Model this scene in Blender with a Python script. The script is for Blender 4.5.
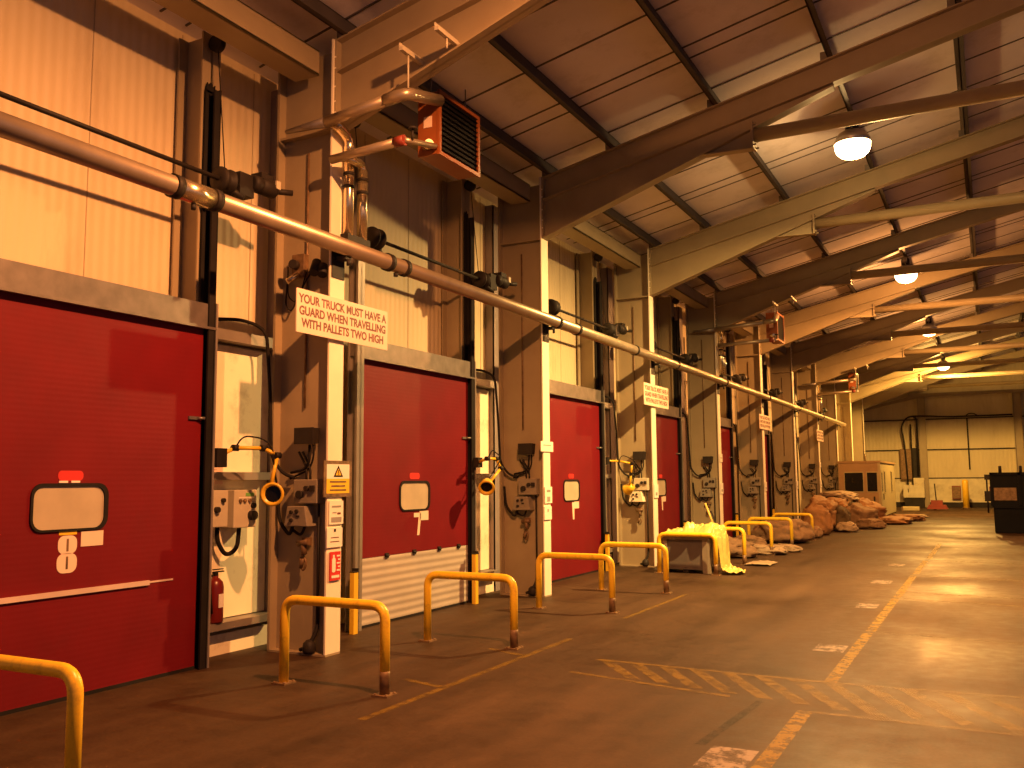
import bpy, bmesh, math, random
from mathutils import Vector, Matrix, noise

S = bpy.context.scene
for o in list(bpy.data.objects):
    bpy.data.objects.remove(o, do_unlink=True)
COL = S.collection

# ------------------------------------------------------------------ camera
F_PX, YAW, PITCH, ROLL, EYE = 915.0, 0.478, 0.1045, -0.0073, 1.7
cy, sy, cp, sp = math.cos(YAW), math.sin(YAW), math.cos(PITCH), math.sin(PITCH)
fw = Vector((-sy * cp, cy * cp, sp))
r0 = Vector((cy, sy, 0)); u0 = r0.cross(fw)
rt = math.cos(ROLL) * r0 + math.sin(ROLL) * u0
up = -math.sin(ROLL) * r0 + math.cos(ROLL) * u0
cam_data = bpy.data.cameras.new('camera')
cam_data.sensor_width = 36.0
cam_data.lens = F_PX / 1024.0 * 36.0
cam_data.clip_end = 200
cam = bpy.data.objects.new('camera', cam_data)
m = Matrix.Identity(4)
for i in range(3):
    m[i][0], m[i][1], m[i][2] = rt[i], up[i], -fw[i]
m[0][3], m[1][3], m[2][3] = 0, 0, EYE
cam.matrix_world = m
COL.objects.link(cam)
S.camera = cam

# ------------------------------------------------------------------ world, exposure
W = bpy.data.worlds.new('ambient_fill')
W.use_nodes = True
bg = W.node_tree.nodes['Background']
bg.inputs[0].default_value = (0.66, 0.58, 0.74, 1)
bg.inputs[1].default_value = 0.20  # mauve fill added from all round to lift the roof and shaded areas
S.world = W
S.view_settings.view_transform = 'Standard'
S.view_settings.look = 'None'
S.view_settings.gamma = 1
S.view_settings.use_curve_mapping = False
S.view_settings.exposure = 0.0

# sodium high-bay lamps: x, y, z of the glass, watts, colour, glass glow, softness of the reflector cut-off, watts spilling all round
LAMPS = [
    (-1.60, 5.00, 6.80, 2800, (1.0, 0.36, 0.11), 10, 0.6, 420),
    (-1.60, 14.60, 6.83, 6500, (1.0, 0.58, 0.19), 16, 0.9, 110),
    (-1.60, 24.90, 6.83, 1700, (1.0, 0.40, 0.10), 12, 0.30, 390),
    (-1.60, 34.90, 6.83, 1400, (1.0, 0.42, 0.10), 12, 0.30, 390),
    (-1.60, 46.20, 6.80, 3600, (1.0, 0.52, 0.11), 12, 0.35, 1100),
]

# ------------------------------------------------------------------ materials
def nt(name):
    mt = bpy.data.materials.new(name); mt.use_nodes = True
    n = mt.node_tree.nodes; l = mt.node_tree.links
    b = n['Principled BSDF']
    return mt, n, l, b

def mat(name, col, rough=0.6, metal=0.0, var=0.15, scale=3.0, bump=0.0, bscale=40.0, stain=None, stain_amt=0.0,
        stain_scale=1.5, spec=0.5, ribs=None, stretch=(1, 1, 1)):
    """Plain painted / metal / cloth surface with procedural wear.  ribs=(axis, period, depth)"""
    mt, n, l, b = nt(name)
    tc = n.new('ShaderNodeTexCoord')
    mp = n.new('ShaderNodeMapping'); mp.inputs['Scale'].default_value = stretch
    l.new(tc.outputs['Object'], mp.inputs['Vector'])
    nz = n.new('ShaderNodeTexNoise'); nz.inputs['Scale'].default_value = scale; nz.inputs['Detail'].default_value = 6
    l.new(mp.outputs[0], nz.inputs['Vector'])
    rp = n.new('ShaderNodeValToRGB')
    rp.color_ramp.elements[0].position = 0.3; rp.color_ramp.elements[1].position = 0.7
    lo = [max(0, c * (1 - var)) for c in col]; hi = [min(1, c * (1 + var)) for c in col]
    rp.color_ramp.elements[0].color = (*lo, 1); rp.color_ramp.elements[1].color = (*hi, 1)
    l.new(nz.outputs['Fac'], rp.inputs[0])
    out = rp.outputs[0]
    if stain:
        n2 = n.new('ShaderNodeTexNoise'); n2.inputs['Scale'].default_value = stain_scale; n2.inputs['Detail'].default_value = 9
        n2.inputs['Roughness'].default_value = 0.7
        l.new(mp.outputs[0], n2.inputs['Vector'])
        r2 = n.new('ShaderNodeValToRGB'); r2.color_ramp.elements[0].position = 0.52; r2.color_ramp.elements[1].position = 0.72
        r2.color_ramp.elements[0].color = (0, 0, 0, 1)
        r2.color_ramp.elements[1].color = (stain_amt,) * 3 + (1,)
        l.new(n2.outputs['Fac'], r2.inputs[0])
        mx = n.new('ShaderNodeMixRGB'); mx.inputs[2].default_value = (*stain, 1)
        l.new(r2.outputs[0], mx.inputs[0]); l.new(out, mx.inputs[1])
        out = mx.outputs[0]
    l.new(out, b.inputs['Base Color'])
    b.inputs['Roughness'].default_value = rough
    b.inputs['Metallic'].default_value = metal
    b.inputs['Specular IOR Level'].default_value = spec
    h = None
    if ribs:
        wv = n.new('ShaderNodeTexWave'); wv.wave_type = 'BANDS'; wv.bands_direction = ribs[0]
        wv.inputs['Scale'].default_value = 2 * math.pi / (20.0 * ribs[1])
        wv.wave_profile = 'SIN'
        l.new(tc.outputs['Object'], wv.inputs['Vector'])
        bp = n.new('ShaderNodeBump'); bp.inputs['Strength'].default_value = 1.0; bp.inputs['Distance'].default_value = ribs[2]
        l.new(wv.outputs['Fac'], bp.inputs['Height'])
        h = bp.outputs[0]
    if bump:
        n3 = n.new('ShaderNodeTexNoise'); n3.inputs['Scale'].default_value = bscale; n3.inputs['Detail'].default_value = 5
        l.new(tc.outputs['Object'], n3.inputs['Vector'])
        bp2 = n.new('ShaderNodeBump'); bp2.inputs['Strength'].default_value = 1.0; bp2.inputs['Distance'].default_value = bump
        l.new(n3.outputs['Fac'], bp2.inputs['Height'])
        if h: l.new(h, bp2.inputs['Normal'])
        h = bp2.outputs[0]
    if h: l.new(h, b.inputs['Normal'])
    return mt

def glow(name, col, strength):
    mt, n, l, b = nt(name)
    b.inputs['Base Color'].default_value = (*col, 1)
    b.inputs['Emission Color'].default_value = (*col, 1)
    b.inputs['Emission Strength'].default_value = strength
    return mt

def floor_material():
    mt, n, l, b = nt('worn_concrete')
    tc = n.new('ShaderNodeTexCoord')
    a = n.new('ShaderNodeTexNoise'); a.inputs['Scale'].default_value = 0.55; a.inputs['Detail'].default_value = 8
    c = n.new('ShaderNodeTexNoise'); c.inputs['Scale'].default_value = 7; c.inputs['Detail'].default_value = 8
    mp = n.new('ShaderNodeMapping'); mp.inputs['Scale'].default_value = (2.2, 0.35, 1); mp.inputs['Rotation'].default_value = (0, 0, 0.12)
    l.new(tc.outputs['Object'], mp.inputs['Vector'])
    d = n.new('ShaderNodeTexNoise'); d.inputs['Scale'].default_value = 1.3; d.inputs['Detail'].default_value = 7
    l.new(tc.outputs['Object'], a.inputs['Vector']); l.new(tc.outputs['Object'], c.inputs['Vector']); l.new(mp.outputs[0], d.inputs['Vector'])
    ad = n.new('ShaderNodeMath'); ad.operation = 'ADD'; l.new(a.outputs['Fac'], ad.inputs[0]); l.new(d.outputs['Fac'], ad.inputs[1])
    ad2 = n.new('ShaderNodeMath'); ad2.operation = 'MULTIPLY_ADD'; l.new(c.outputs['Fac'], ad2.inputs[0]); ad2.inputs[1].default_value = 0.5
    l.new(ad.outputs[0], ad2.inputs[2])
    e = n.new('ShaderNodeTexNoise'); e.inputs['Scale'].default_value = 38; e.inputs['Detail'].default_value = 5; l.new(tc.outputs['Object'], e.inputs['Vector'])
    ad3 = n.new('ShaderNodeMath'); ad3.operation = 'MULTIPLY_ADD'; l.new(e.outputs['Fac'], ad3.inputs[0]); ad3.inputs[1].default_value = 0.5; l.new(ad2.outputs[0], ad3.inputs[2])
    rp = n.new('ShaderNodeValToRGB')
    rp.color_ramp.elements[0].position = 0.95; rp.color_ramp.elements[1].position = 1.55
    rp.color_ramp.elements[0].color = (0.030, 0.0165, 0.0095, 1); rp.color_ramp.elements[1].color = (0.082, 0.047, 0.027, 1)
    mr = n.new('ShaderNodeMapRange'); mr.inputs['From Min'].default_value = 1.15; mr.inputs['From Max'].default_value = 1.85
    l.new(ad3.outputs[0], mr.inputs['Value'])
    rp.color_ramp.elements[0].position = 0.0; rp.color_ramp.elements[1].position = 1.0
    l.new(mr.outputs[0], rp.inputs[0]); l.new(rp.outputs[0], b.inputs['Base Color'])
    rq = n.new('ShaderNodeMixRGB'); rq.inputs[0].default_value = 0.3; l.new(a.outputs['Fac'], rq.inputs[1]); l.new(c.outputs['Fac'], rq.inputs[2])
    rr = n.new('ShaderNodeMapRange'); b.inputs['Specular IOR Level'].default_value = 0.11; rr.inputs['To Min'].default_value = 0.38; rr.inputs['To Max'].default_value = 0.78
    rr.inputs['From Min'].default_value = 0.3; rr.inputs['From Max'].default_value = 0.7; l.new(rq.outputs[0], rr.inputs['Value']); l.new(rr.outputs[0], b.inputs['Roughness'])
    bp = n.new('ShaderNodeBump'); bp.inputs['Distance'].default_value = 0.004; bp.inputs['Strength'].default_value = 0.6
    l.new(c.outputs['Fac'], bp.inputs['Height']); l.new(bp.outputs[0], b.inputs['Normal'])
    return mt

def paint_material(name, col, keep, thin=1.0):
    """thin road paint, worn through to the concrete (keep = share of paint left)"""
    mt, n, l, b = nt(name)
    tc = n.new('ShaderNodeTexCoord')
    a = n.new('ShaderNodeTexNoise'); a.inputs['Scale'].default_value = 9; a.inputs['Detail'].default_value = 9; a.inputs['Roughness'].default_value = 0.7
    l.new(tc.outputs['Object'], a.inputs['Vector'])
    rp = n.new('ShaderNodeValToRGB'); p = 0.72 - 0.42 * keep
    rp.color_ramp.elements[0].position = p; rp.color_ramp.elements[1].position = p + 0.18
    rp.color_ramp.elements[1].color = (thin, thin, thin, 1)
    l.new(a.outputs['Fac'], rp.inputs[0]); l.new(rp.outputs[0], b.inputs['Alpha'])
    b.inputs['Base Color'].default_value = (*col, 1)
    b.inputs['Roughness'].default_value = 0.6; b.inputs['Specular IOR Level'].default_value = 0.2
    return mt

M = {}
M['floor'] = floor_material()
M['lane'] = paint_material('worn_yellow_paint', (0.25, 0.145, 0.018), 0.9, 0.75)
M['faint'] = paint_material('faint_yellow_paint', (0.24, 0.14, 0.018), 0.8, 0.6)
M['whitepaint'] = paint_material('worn_white_paint', (0.24, 0.18, 0.15), 0.8)
M['skid'] = paint_material('tyre_rubber_mark', (0.012, 0.010, 0.009), 0.8, 0.45)
M['clad'] = mat('cream_cladding', (0.72, 0.60, 0.38), 0.55, var=0.06, scale=1.2, ribs=('Y', 0.11, 0.006), stain=(0.40, 0.28, 0.15), stain_amt=0.35, stain_scale=2.0, stretch=(1, 1, 0.25))
M['panel'] = mat('pale_wall_panel', (0.88, 0.80, 0.58), 0.6, var=0.06, scale=2, stain=(0.33, 0.22, 0.12), stain_amt=0.5, stain_scale=3.0)
M['seam'] = mat('dark_seam', (0.10, 0.085, 0.075), 0.7)
M['backclad'] = mat('back_wall_cladding', (0.60, 0.52, 0.33), 0.6, var=0.08, scale=1.0, ribs=('X', 0.2, 0.008), stain=(0.33, 0.24, 0.13), stain_amt=0.35, stretch=(1, 1, 0.3))
M['dado'] = mat('scuffed_white_dado', (0.66, 0.60, 0.42), 0.7, var=0.1, stain=(0.25, 0.17, 0.10), stain_amt=0.6, stain_scale=2.0)
M['roof'] = mat('roof_liner', (0.82, 0.76, 0.80), 0.9, spec=0.1, var=0.08, scale=0.8, stain=(0.3, 0.24, 0.2), stain_amt=0.3)
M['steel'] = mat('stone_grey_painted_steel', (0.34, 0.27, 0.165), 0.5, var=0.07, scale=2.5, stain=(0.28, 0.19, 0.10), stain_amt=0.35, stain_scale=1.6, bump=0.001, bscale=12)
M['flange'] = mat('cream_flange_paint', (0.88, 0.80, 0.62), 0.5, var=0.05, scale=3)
M['purlin'] = mat('dark_purlin', (0.06, 0.05, 0.05), 0.6, var=0.15)
M['joint'] = mat('cladding_joint', (0.46, 0.36, 0.22), 0.7)
M['post'] = mat('grey_sheeting_post', (0.27, 0.22, 0.21), 0.5, var=0.1)
M['galv'] = mat('galvanised_steel', (0.24, 0.21, 0.19), 0.42, metal=0.6, var=0.2, scale=6)
M['track'] = mat('pale_guide_steel', (0.27, 0.24, 0.21), 0.45, metal=0.3, var=0.15)
M['black'] = mat('black_rubber', (0.018, 0.015, 0.014), 0.8, var=0.3, spec=0.15)
M['dark'] = mat('dark_grimy_metal', (0.022, 0.017, 0.014), 0.6, var=0.3, spec=0.25)
M['red'] = mat('red_door_skin', (0.162, 0.0075, 0.012), 0.5, spec=0.2, var=0.10, scale=2.0, ribs=('Z', 0.045, 0.0003), stain=(0.12, 0.012, 0.016), stain_amt=0.35, stain_scale=1.6, bump=0.0015, bscale=5)
M['whitedoor'] = mat('white_door_section', (0.46, 0.40, 0.34), 0.45, var=0.06, ribs=('Z', 0.09, 0.006))
M['strip'] = mat('pale_strip', (0.62, 0.46, 0.40), 0.5, var=0.15)
M['pane'] = mat('milky_pane', (0.50, 0.42, 0.30), 0.3, var=0.08, scale=5)
M['yellow'] = mat('yellow_rail_paint', (0.95, 0.60, 0.03), 0.36, var=0.10, scale=5, stain=(0.10, 0.05, 0.02), stain_amt=0.55, stain_scale=5.0)
M['lamp_yellow'] = mat('yellow_dock_lamp_paint', (0.80, 0.50, 0.03), 0.35, var=0.06)
M['scuff'] = mat('scraped_bare_steel', (0.20, 0.12, 0.06), 0.55, metal=0.3, var=0.4, scale=14)
M['sign'] = mat('cream_sign_board', (0.84, 0.64, 0.50), 0.45, var=0.03)
M['whitesign'] = mat('white_sign', (0.86, 0.80, 0.70), 0.45, var=0.03)
M['sign_text'] = mat('dark_red_lettering', (0.16, 0.035, 0.02), 0.5)
M['grey_print'] = mat('grey_print', (0.30, 0.27, 0.25), 0.5)
M['sign_yellow'] = mat('warning_yellow', (0.85, 0.52, 0.02), 0.45, var=0.03)
M['sign_red'] = mat('fire_sign_red', (0.62, 0.03, 0.025), 0.45, var=0.03)
M['extinguisher'] = mat('extinguisher_red', (0.16, 0.012, 0.010), 0.3, var=0.06)
M['box'] = mat('grey_control_box', (0.58, 0.52, 0.38), 0.5, var=0.06, stain=(0.2, 0.15, 0.1), stain_amt=0.4)
M['boxdark'] = mat('grimy_grey_box', (0.27, 0.23, 0.17), 0.5, var=0.12, stain=(0.1, 0.08, 0.05), stain_amt=0.5)
M['green'] = mat('green_label', (0.20, 0.50, 0.12), 0.5)
M['pipe'] = mat('clad_pipe', (0.42, 0.34, 0.24), 0.36, metal=0.6, var=0.12, scale=4)
M['shiny'] = mat('bright_pipe_cladding', (0.80, 0.68, 0.45), 0.22, metal=0.9, var=0.08)
M['orange'] = mat('orange_heater_casing', (0.30, 0.085, 0.022), 0.42, var=0.08)
M['louvre'] = mat('dark_louvre', (0.006, 0.004, 0.004), 0.7, spec=0.15)
M['rust'] = mat('red_valve', (0.20, 0.03, 0.018), 0.5)
M['alu'] = mat('spun_aluminium', (0.55, 0.52, 0.48), 0.35, metal=0.8)
M['sack'] = mat('tan_sacking', (0.23, 0.135, 0.07), 0.85, var=0.22, scale=2.2, bump=0.012, bscale=7, stain=(0.12, 0.065, 0.03), stain_amt=0.6)
M['sack_orange'] = mat('orange_sacking', (0.28, 0.135, 0.05), 0.8, var=0.2, scale=2.2, bump=0.012, bscale=7, stain=(0.13, 0.055, 0.02), stain_amt=0.5)
M['sack_pale'] = mat('pale_sacking', (0.33, 0.235, 0.145), 0.8, var=0.2, scale=2.5, bump=0.012, bscale=8)
M['sack_dark'] = mat('dark_olive_sacking', (0.085, 0.052, 0.022), 0.85, var=0.25, scale=2.5, bump=0.012, bscale=8)
M['sheet'] = mat('yellow_plastic_sheet', (0.58, 0.48, 0.13), 0.35, var=0.10, scale=4, bump=0.006, bscale=16)
M['crate'] = mat('grey_plastic_crate', (0.12, 0.105, 0.095), 0.5, var=0.15, stain=(0.1, 0.08, 0.06), stain_amt=0.5)
M['cabin'] = mat('orange_brown_cabin_wall', (0.34, 0.21, 0.10), 0.6, var=0.08)
M['cabin_side'] = mat('cream_cabin_wall', (0.40, 0.33, 0.18), 0.6, var=0.08)
M['glass'] = mat('dark_glass', (0.008, 0.007, 0.007), 0.2, spec=0.25)
M['navy'] = mat('dark_compactor_paint', (0.006, 0.006, 0.008), 0.6, var=0.2, spec=0.12)
M['wood'] = mat('broom_handle', (0.62, 0.42, 0.10), 0.5)

# ------------------------------------------------------------------ mesh builder
class MB:
    def __init__(s): s.bm = bmesh.new()
    def box(s, x0, x1, y0, y1, z0, z1, mtx=None):
        vs = [s.bm.verts.new((x, y, z)) for z in (z0, z1) for y in (y0, y1) for x in (x0, x1)]
        if mtx:
            for v in vs: v.co = mtx @ v.co
        for f in ((0, 2, 3, 1), (4, 5, 7, 6), (0, 1, 5, 4), (2, 6, 7, 3), (1, 3, 7, 5), (0, 4, 6, 2)):
            s.bm.faces.new([vs[i] for i in f])
        return s
    def ring_loft(s, rings, cap=True, closed=False, smooth=True):
        n = len(rings[0]); vr = [[s.bm.verts.new(p) for p in r] for r in rings]
        k = len(vr)
        for i in range(k if closed else k - 1):
            a, b = vr[i], vr[(i + 1) % k]
            for j in range(n):
                f = s.bm.faces.new((a[j], a[(j + 1) % n], b[(j + 1) % n], b[j])); f.smooth = smooth
        if cap and not closed:
            s.bm.faces.new(list(reversed(vr[0]))); s.bm.faces.new(vr[-1])
        return s
    def cyl(s, p0, p1, r, r1=None, seg=14, cap=True):
        p0, p1 = Vector(p0), Vector(p1); r1 = r if r1 is None else r1
        d = (p1 - p0).normalized(); a = d.orthogonal().normalized(); b = d.cross(a)
        ring = lambda p, q: [p + q * (math.cos(t) * a + math.sin(t) * b) for t in [2 * math.pi * i / seg for i in range(seg)]]
        return s.ring_loft([ring(p0, r), ring(p1, r1)], cap)
    def tube(s, pts, r, bend=0.0, seg=10, cap=True, steps=6):
        pts = [Vector(p) for p in pts]
        if bend > 0:
            out = [pts[0]]
            for i in range(1, len(pts) - 1):
                a, b, c = pts[i - 1], pts[i], pts[i + 1]
                q = min(bend, (a - b).length * 0.49, (c - b).length * 0.49)
                s0 = b + (a - b).normalized() * q; s1 = b + (c - b).normalized() * q
                for k in range(steps + 1):
                    t = k / steps
                    out.append((1 - t) ** 2 * s0 + 2 * t * (1 - t) * b + t * t * s1)
            out.append(pts[-1]); pts = out
        d = (pts[1] - pts[0]).normalized(); nrm = d.orthogonal().normalized(); rings = []
        for i, p in enumerate(pts):
            if i == 0: t = pts[1] - pts[0]
            elif i == len(pts) - 1: t = pts[-1] - pts[-2]
            else: t = (pts[i + 1] - p).normalized() + (p - pts[i - 1]).normalized()
            t.normalize()
            nrm = (nrm - t * nrm.dot(t)).normalized(); b = t.cross(nrm)
            rings.append([p + r * (math.cos(w) * nrm + math.sin(w) * b) for w in [2 * math.pi * j / seg for j in range(seg)]])
        return s.ring_loft(rings, cap)
    def lathe(s, prof, c=(0, 0, 0), seg=24, axis='Z'):
        c = Vector(c); rings = []
        for rr, h in prof:
            ring = []
            for j in range(seg):
                w = 2 * math.pi * j / seg; a, b = rr * math.cos(w), rr * math.sin(w)
                ring.append(c + (Vector((a, b, h)) if axis == 'Z' else Vector((a, h, -b)) if axis == 'Y' else Vector((h, a, b))))
            rings.append(ring)
        return s.ring_loft(rings, True)
    def prism(s, poly, axis, a0, a1):
        """extrude a 2D outline: axis 'Y' -> poly is (x,z); axis 'X' -> (y,z); axis 'Z' -> (x,y)"""
        def P(p, a):
            return (p[0], a, p[1]) if axis == 'Y' else (a, p[0], p[1]) if axis == 'X' else (p[0], p[1], a)
        v0 = [s.bm.verts.new(P(p, a0)) for p in poly]; v1 = [s.bm.verts.new(P(p, a1)) for p in poly]
        n = len(poly)
        s.bm.faces.new(v0); s.bm.faces.new(list(reversed(v1)))
        for i in range(n):
            s.bm.faces.new((v0[i], v1[i], v1[(i + 1) % n], v0[(i + 1) % n]))
        return s
    def mesh(s, name):
        bmesh.ops.recalc_face_normals(s.bm, faces=s.bm.faces)
        me = bpy.data.meshes.new(name); s.bm.to_mesh(me); s.bm.free()
        return me

def rrect(y0, y1, z0, z1, r, seg=5):
    out = []
    for cx, cz, a0 in ((y1 - r, z1 - r, 0), (y0 + r, z1 - r, 90), (y0 + r, z0 + r, 180), (y1 - r, z0 + r, 270)):
        for k in range(seg + 1):
            w = math.radians(a0 + 90 * k / seg); out.append((cx + r * math.cos(w), cz + r * math.sin(w)))
    return out

CACHE = {}
def obj(name, mesh, m_=None, parent=None, loc=None, rot=None, bevel=0):
    if isinstance(mesh, MB): mesh = mesh.mesh(name)
    if m_ and not mesh.materials: mesh.materials.append(M[m_] if isinstance(m_, str) else m_)
    o = bpy.data.objects.new(name, mesh); COL.objects.link(o)
    if parent: o.parent = parent
    if loc: o.location = loc
    if rot: o.rotation_euler = rot
    if bevel:
        bv = o.modifiers.new('bevel', 'BEVEL'); bv.width = bevel; bv.segments = 2; bv.limit_method = 'ANGLE'; bv.angle_limit = math.radians(40)
    return o

def part(key, name, fn, m_, parent, loc=None, rot=None, bevel=0, label=None):
    """mesh shared by every repeat with the same key"""
    if key not in CACHE:
        mb = MB(); fn(mb); CACHE[key] = mb.mesh(name)
    o = obj(name, CACHE[key], m_, parent, loc, rot, bevel)
    if label: o['label'] = label
    return o

def tag(o, label, cat, group=None, kind=None):
    o['label'] = label; o['category'] = cat
    if group: o['group'] = group
    if kind: o['kind'] = kind
    return o

def thing(name, label, cat, loc=(0, 0, 0), rotz=0, group=None, kind=None):
    o = bpy.data.objects.new(name, None); COL.objects.link(o); o.empty_display_size = 0.1
    o.location = loc; o.rotation_euler = (0, 0, rotz)
    return tag(o, label, cat, group, kind)

TXT = {}
def text(name, body, size, m_, parent, loc, facing='X', bold=0.0, align='CENTER', space=1.0, sx=1.0):
    key = (body, size, bold, align, space, sx)
    if key not in TXT:
        cu = bpy.data.curves.new('lettering', 'FONT'); cu.body = body; cu.size = size; cu.align_x = align; cu.align_y = 'CENTER'
        cu.extrude = 0.001; cu.offset = bold; cu.space_line = space
        t = bpy.data.objects.new('lettering', cu); COL.objects.link(t)
        bpy.context.view_layer.update()
        me = bpy.data.meshes.new_from_object(t.evaluated_get(bpy.context.evaluated_depsgraph_get()))
        bpy.data.objects.remove(t, do_unlink=True)
        for v in me.vertices: v.co.x *= sx
        TXT[key] = me
    rot = (math.pi / 2, 0, math.pi / 2) if facing == 'X' else (math.pi / 2, 0, 0)
    return obj(name, TXT[key], m_, parent, loc, rot)

ORD = ['first', 'second', 'third', 'fourth', 'fifth', 'sixth', 'seventh', 'eighth', 'ninth', 'tenth', 'eleventh', 'twelfth']
PITCH_Y, Y0 = 4.98, 2.38
colY = [Y0 + PITCH_Y * k for k in range(12)]          # 1..10 visible columns, 11 end wall
FX = -5.82                                             # hall face of the columns
SL = 0.225                                             # roof slope
RIDGE = 6.0
zb = lambda x: 5.93 + SL * (x - FX)                    # underside of the rafter
zt = lambda x: 6.29 + SL * (x - FX)                    # top of the rafter
zr = lambda x: 6.50 + SL * (x - FX)                    # roof sheet

# ------------------------------------------------------------------ setting
fl = obj('floor', MB().box(-8, 19, -6, 57.3, -0.2, 0), 'floor')
tag(fl, 'worn brown concrete warehouse floor with yellow markings', 'floor', kind='structure')

mb = MB()
mb.prism([(-7.1, zr(-7.1)), (RIDGE, zr(RIDGE)), (RIDGE, zr(RIDGE) + 0.08), (-7.1, zr(-7.1) + 0.08)], 'Y', -6, 57.4)
mb.prism([(RIDGE, zr(RIDGE)), (19.1, zr(-7.1)), (19.1, zr(-7.1) + 0.08), (RIDGE, zr(RIDGE) + 0.08)], 'Y', -6, 57.4)
ceil = tag(obj('ceiling', mb, 'roof'), 'sloping grey liner sheets of the pitched warehouse roof', 'ceiling', kind='structure')
mb = MB()
y = -1.0; k = 0
while y < 57:
    mb.prism([(-6.9, zr(-6.9) - 0.012), (RIDGE, zr(RIDGE) - 0.012), (RIDGE, zr(RIDGE)), (-6.9, zr(-6.9))], 'Y', y, y + 0.022)
    y += (1.05, 1.05, 0.32)[k % 3]; k += 1
obj('sheet_seam', mb, 'seam', ceil)['label'] = 'dark lap seams of the roof sheets'

# left wall: cladding above the doors, panels between them
mb = MB()
mb.box(-7.1, -7.0, -2, 57.4, 3.25, 6.24)
mb.box(-7.1, -7.0, -2, 57.4, 0, 3.25)
wl = tag(obj('wall_left', mb, 'clad'), 'cream profiled cladding wall above and between the red dock doors', 'wall', kind='structure')
mb = MB()
y = 0.2
while y < 57:
    mb.box(-7.0, -6.994, y, y + 0.008, 3.38, 6.2); y += 1.02
obj('panel_joint', mb, 'joint', wl)
mb = MB()
for k in range(1, 11):
    mb.box(-7.0, -6.93, colY[k] - 0.98, colY[k] + 0.24, 0.34, 3.1)
obj('infill_panel', mb, 'panel', wl)['label'] = 'pale flat panels beside the doors'
mb = MB()
for k in range(1, 11):
    mb.box(-7.0, -6.86, colY[k] - 0.9, colY[k] + 0.9, 0.0, 0.2)
obj('kerb', mb, 'panel', wl)
mb = MB()
for k in range(1, 11):
    a, b = colY[k] - 0.98, colY[k] + 0.24
    mb.box(-6.99, -6.78, a, b, 3.13, 3.24); mb.box(-6.99, -6.80, a, b, 1.72, 1.80); mb.box(-6.99, -6.74, a, b, 0.26, 0.33)
obj('sheeting_rail', mb, 'track', wl)['label'] = 'grey steel rails across the panels'
mb = MB()
for k in range(1, 11):
    mb.box(-6.99, -6.84, colY[k] + 0.25, colY[k] + 0.265, 0.0, 6.1); mb.box(-6.86, -6.84, colY[k] + 0.25, colY[k] + 0.52, 0.0, 6.1)
obj('sheeting_post', mb, 'post', wl)['label'] = 'lavender grey sheeting posts behind the columns'

mb = MB()
mb.prism([(-7.1, 1.63), (19, 1.63), (19, zr(-7.1)), (RIDGE, zr(RIDGE)), (-7.1, zr(-7.1))], 'Y', 57.3, 57.4)
wb = tag(obj('wall_back', mb, 'backclad'), 'tan cladding end wall at the far end of the hall', 'wall', kind='structure')
obj('dado', MB().box(-7.0, 19, 57.22, 57.4, 0, 1.63), 'dado', wb)['label'] = 'scuffed pale lower wall band'
mb = MB().box(-7, 19, 57.12, 57.22, 0.0, 0.28)
obj('kerb', mb, 'dark', wb)
mb = MB()
for z in (1.63, 3.24, 4.97): mb.box(-7, 19, 57.2, 57.3, z - 0.03, z + 0.03)
mb.box(-0.98, -0.90, 57.2, 57.3, 2.1, 4.97)
obj('sheeting_rail', mb, 'dark', wb)['label'] = 'dark horizontal rails across the cladding'

# painted floor markings, laid in the floor
def mark(name, polys, m_):
    mb = MB()
    for p in polys: mb.bm.faces.new([mb.bm.verts.new((q[0], q[1], 0.002)) for q in p])
    return obj(name, mb, m_, fl)
R4 = lambda x0, x1, y0, y1: [(x0, y0), (x1, y0), (x1, y1), (x0, y1)]
mark('lane_line', [R4(-1.345, -1.235, 3.0, 7.12), R4(-1.325, -1.22, 8.2, 10.9), R4(-1.315, -1.21, 11.05, 14.1), R4(-1.31, -1.20, 14.3, 17.5), R4(-1.30, -1.19, 17.8, 20.7), R4(-1.27, -1.16, 21.2, 26.0)], 'lane')
mark('bay_line', [[(-1.25, 7.08), (4, 6.98), (4, 7.04), (-1.25, 7.14)], [(-1.25, 8.14), (4, 8.45), (4, 8.52), (-1.25, 8.2)],
                  [(-1.27, 10.95), (4, 10.5), (4, 10.58), (-1.27, 11.04)], [(-1.27, 14.1), (4, 13.4), (4, 13.5), (-1.27, 14.22)],
                  [(-1.27, 14.9), (4, 14.4), (4, 14.5), (-1.27, 15.02)], [(-1.3, 17.5), (4, 16.7), (4, 16.82), (-1.3, 17.64)],
                  [(-1.27, 20.8), (4, 19.8), (4, 19.95), (-1.27, 20.95)]], 'faint')
hat = [[(-3.4, 8.24), (-1.25, 8.14), (-1.25, 8.2), (-3.4, 8.3)], [(-3.4, 7.62), (-1.9, 7.30), (-1.9, 7.36), (-3.4, 7.68)]]
x = -3.35
while x < 3.6:
    b0 = 7.62 - (x + 3.4) * 0.2 if x < -1.4 else 7.14
    t0 = 8.24 - (x + 3.4) * 0.045 if x < -1.3 else 8.16
    hat.append([(x, t0), (x + 0.13, t0), (x + 0.62, b0), (x + 0.49, b0)]); x += 0.29
mark('hatched_marking', hat, 'faint')
mark('aisle_line', [R4(-4.12, -4.05, 5.5, 9.2), R4(-4.10, -4.04, 10.8, 13.4), [(-4.55, 6.72), (-4.1, 6.6), (-4.1, 6.67), (-4.55, 6.79)], [(-4.6, 8.3), (-4.1, 8.1), (-4.1, 8.17), (-4.6, 8.37)]], 'faint')
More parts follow.
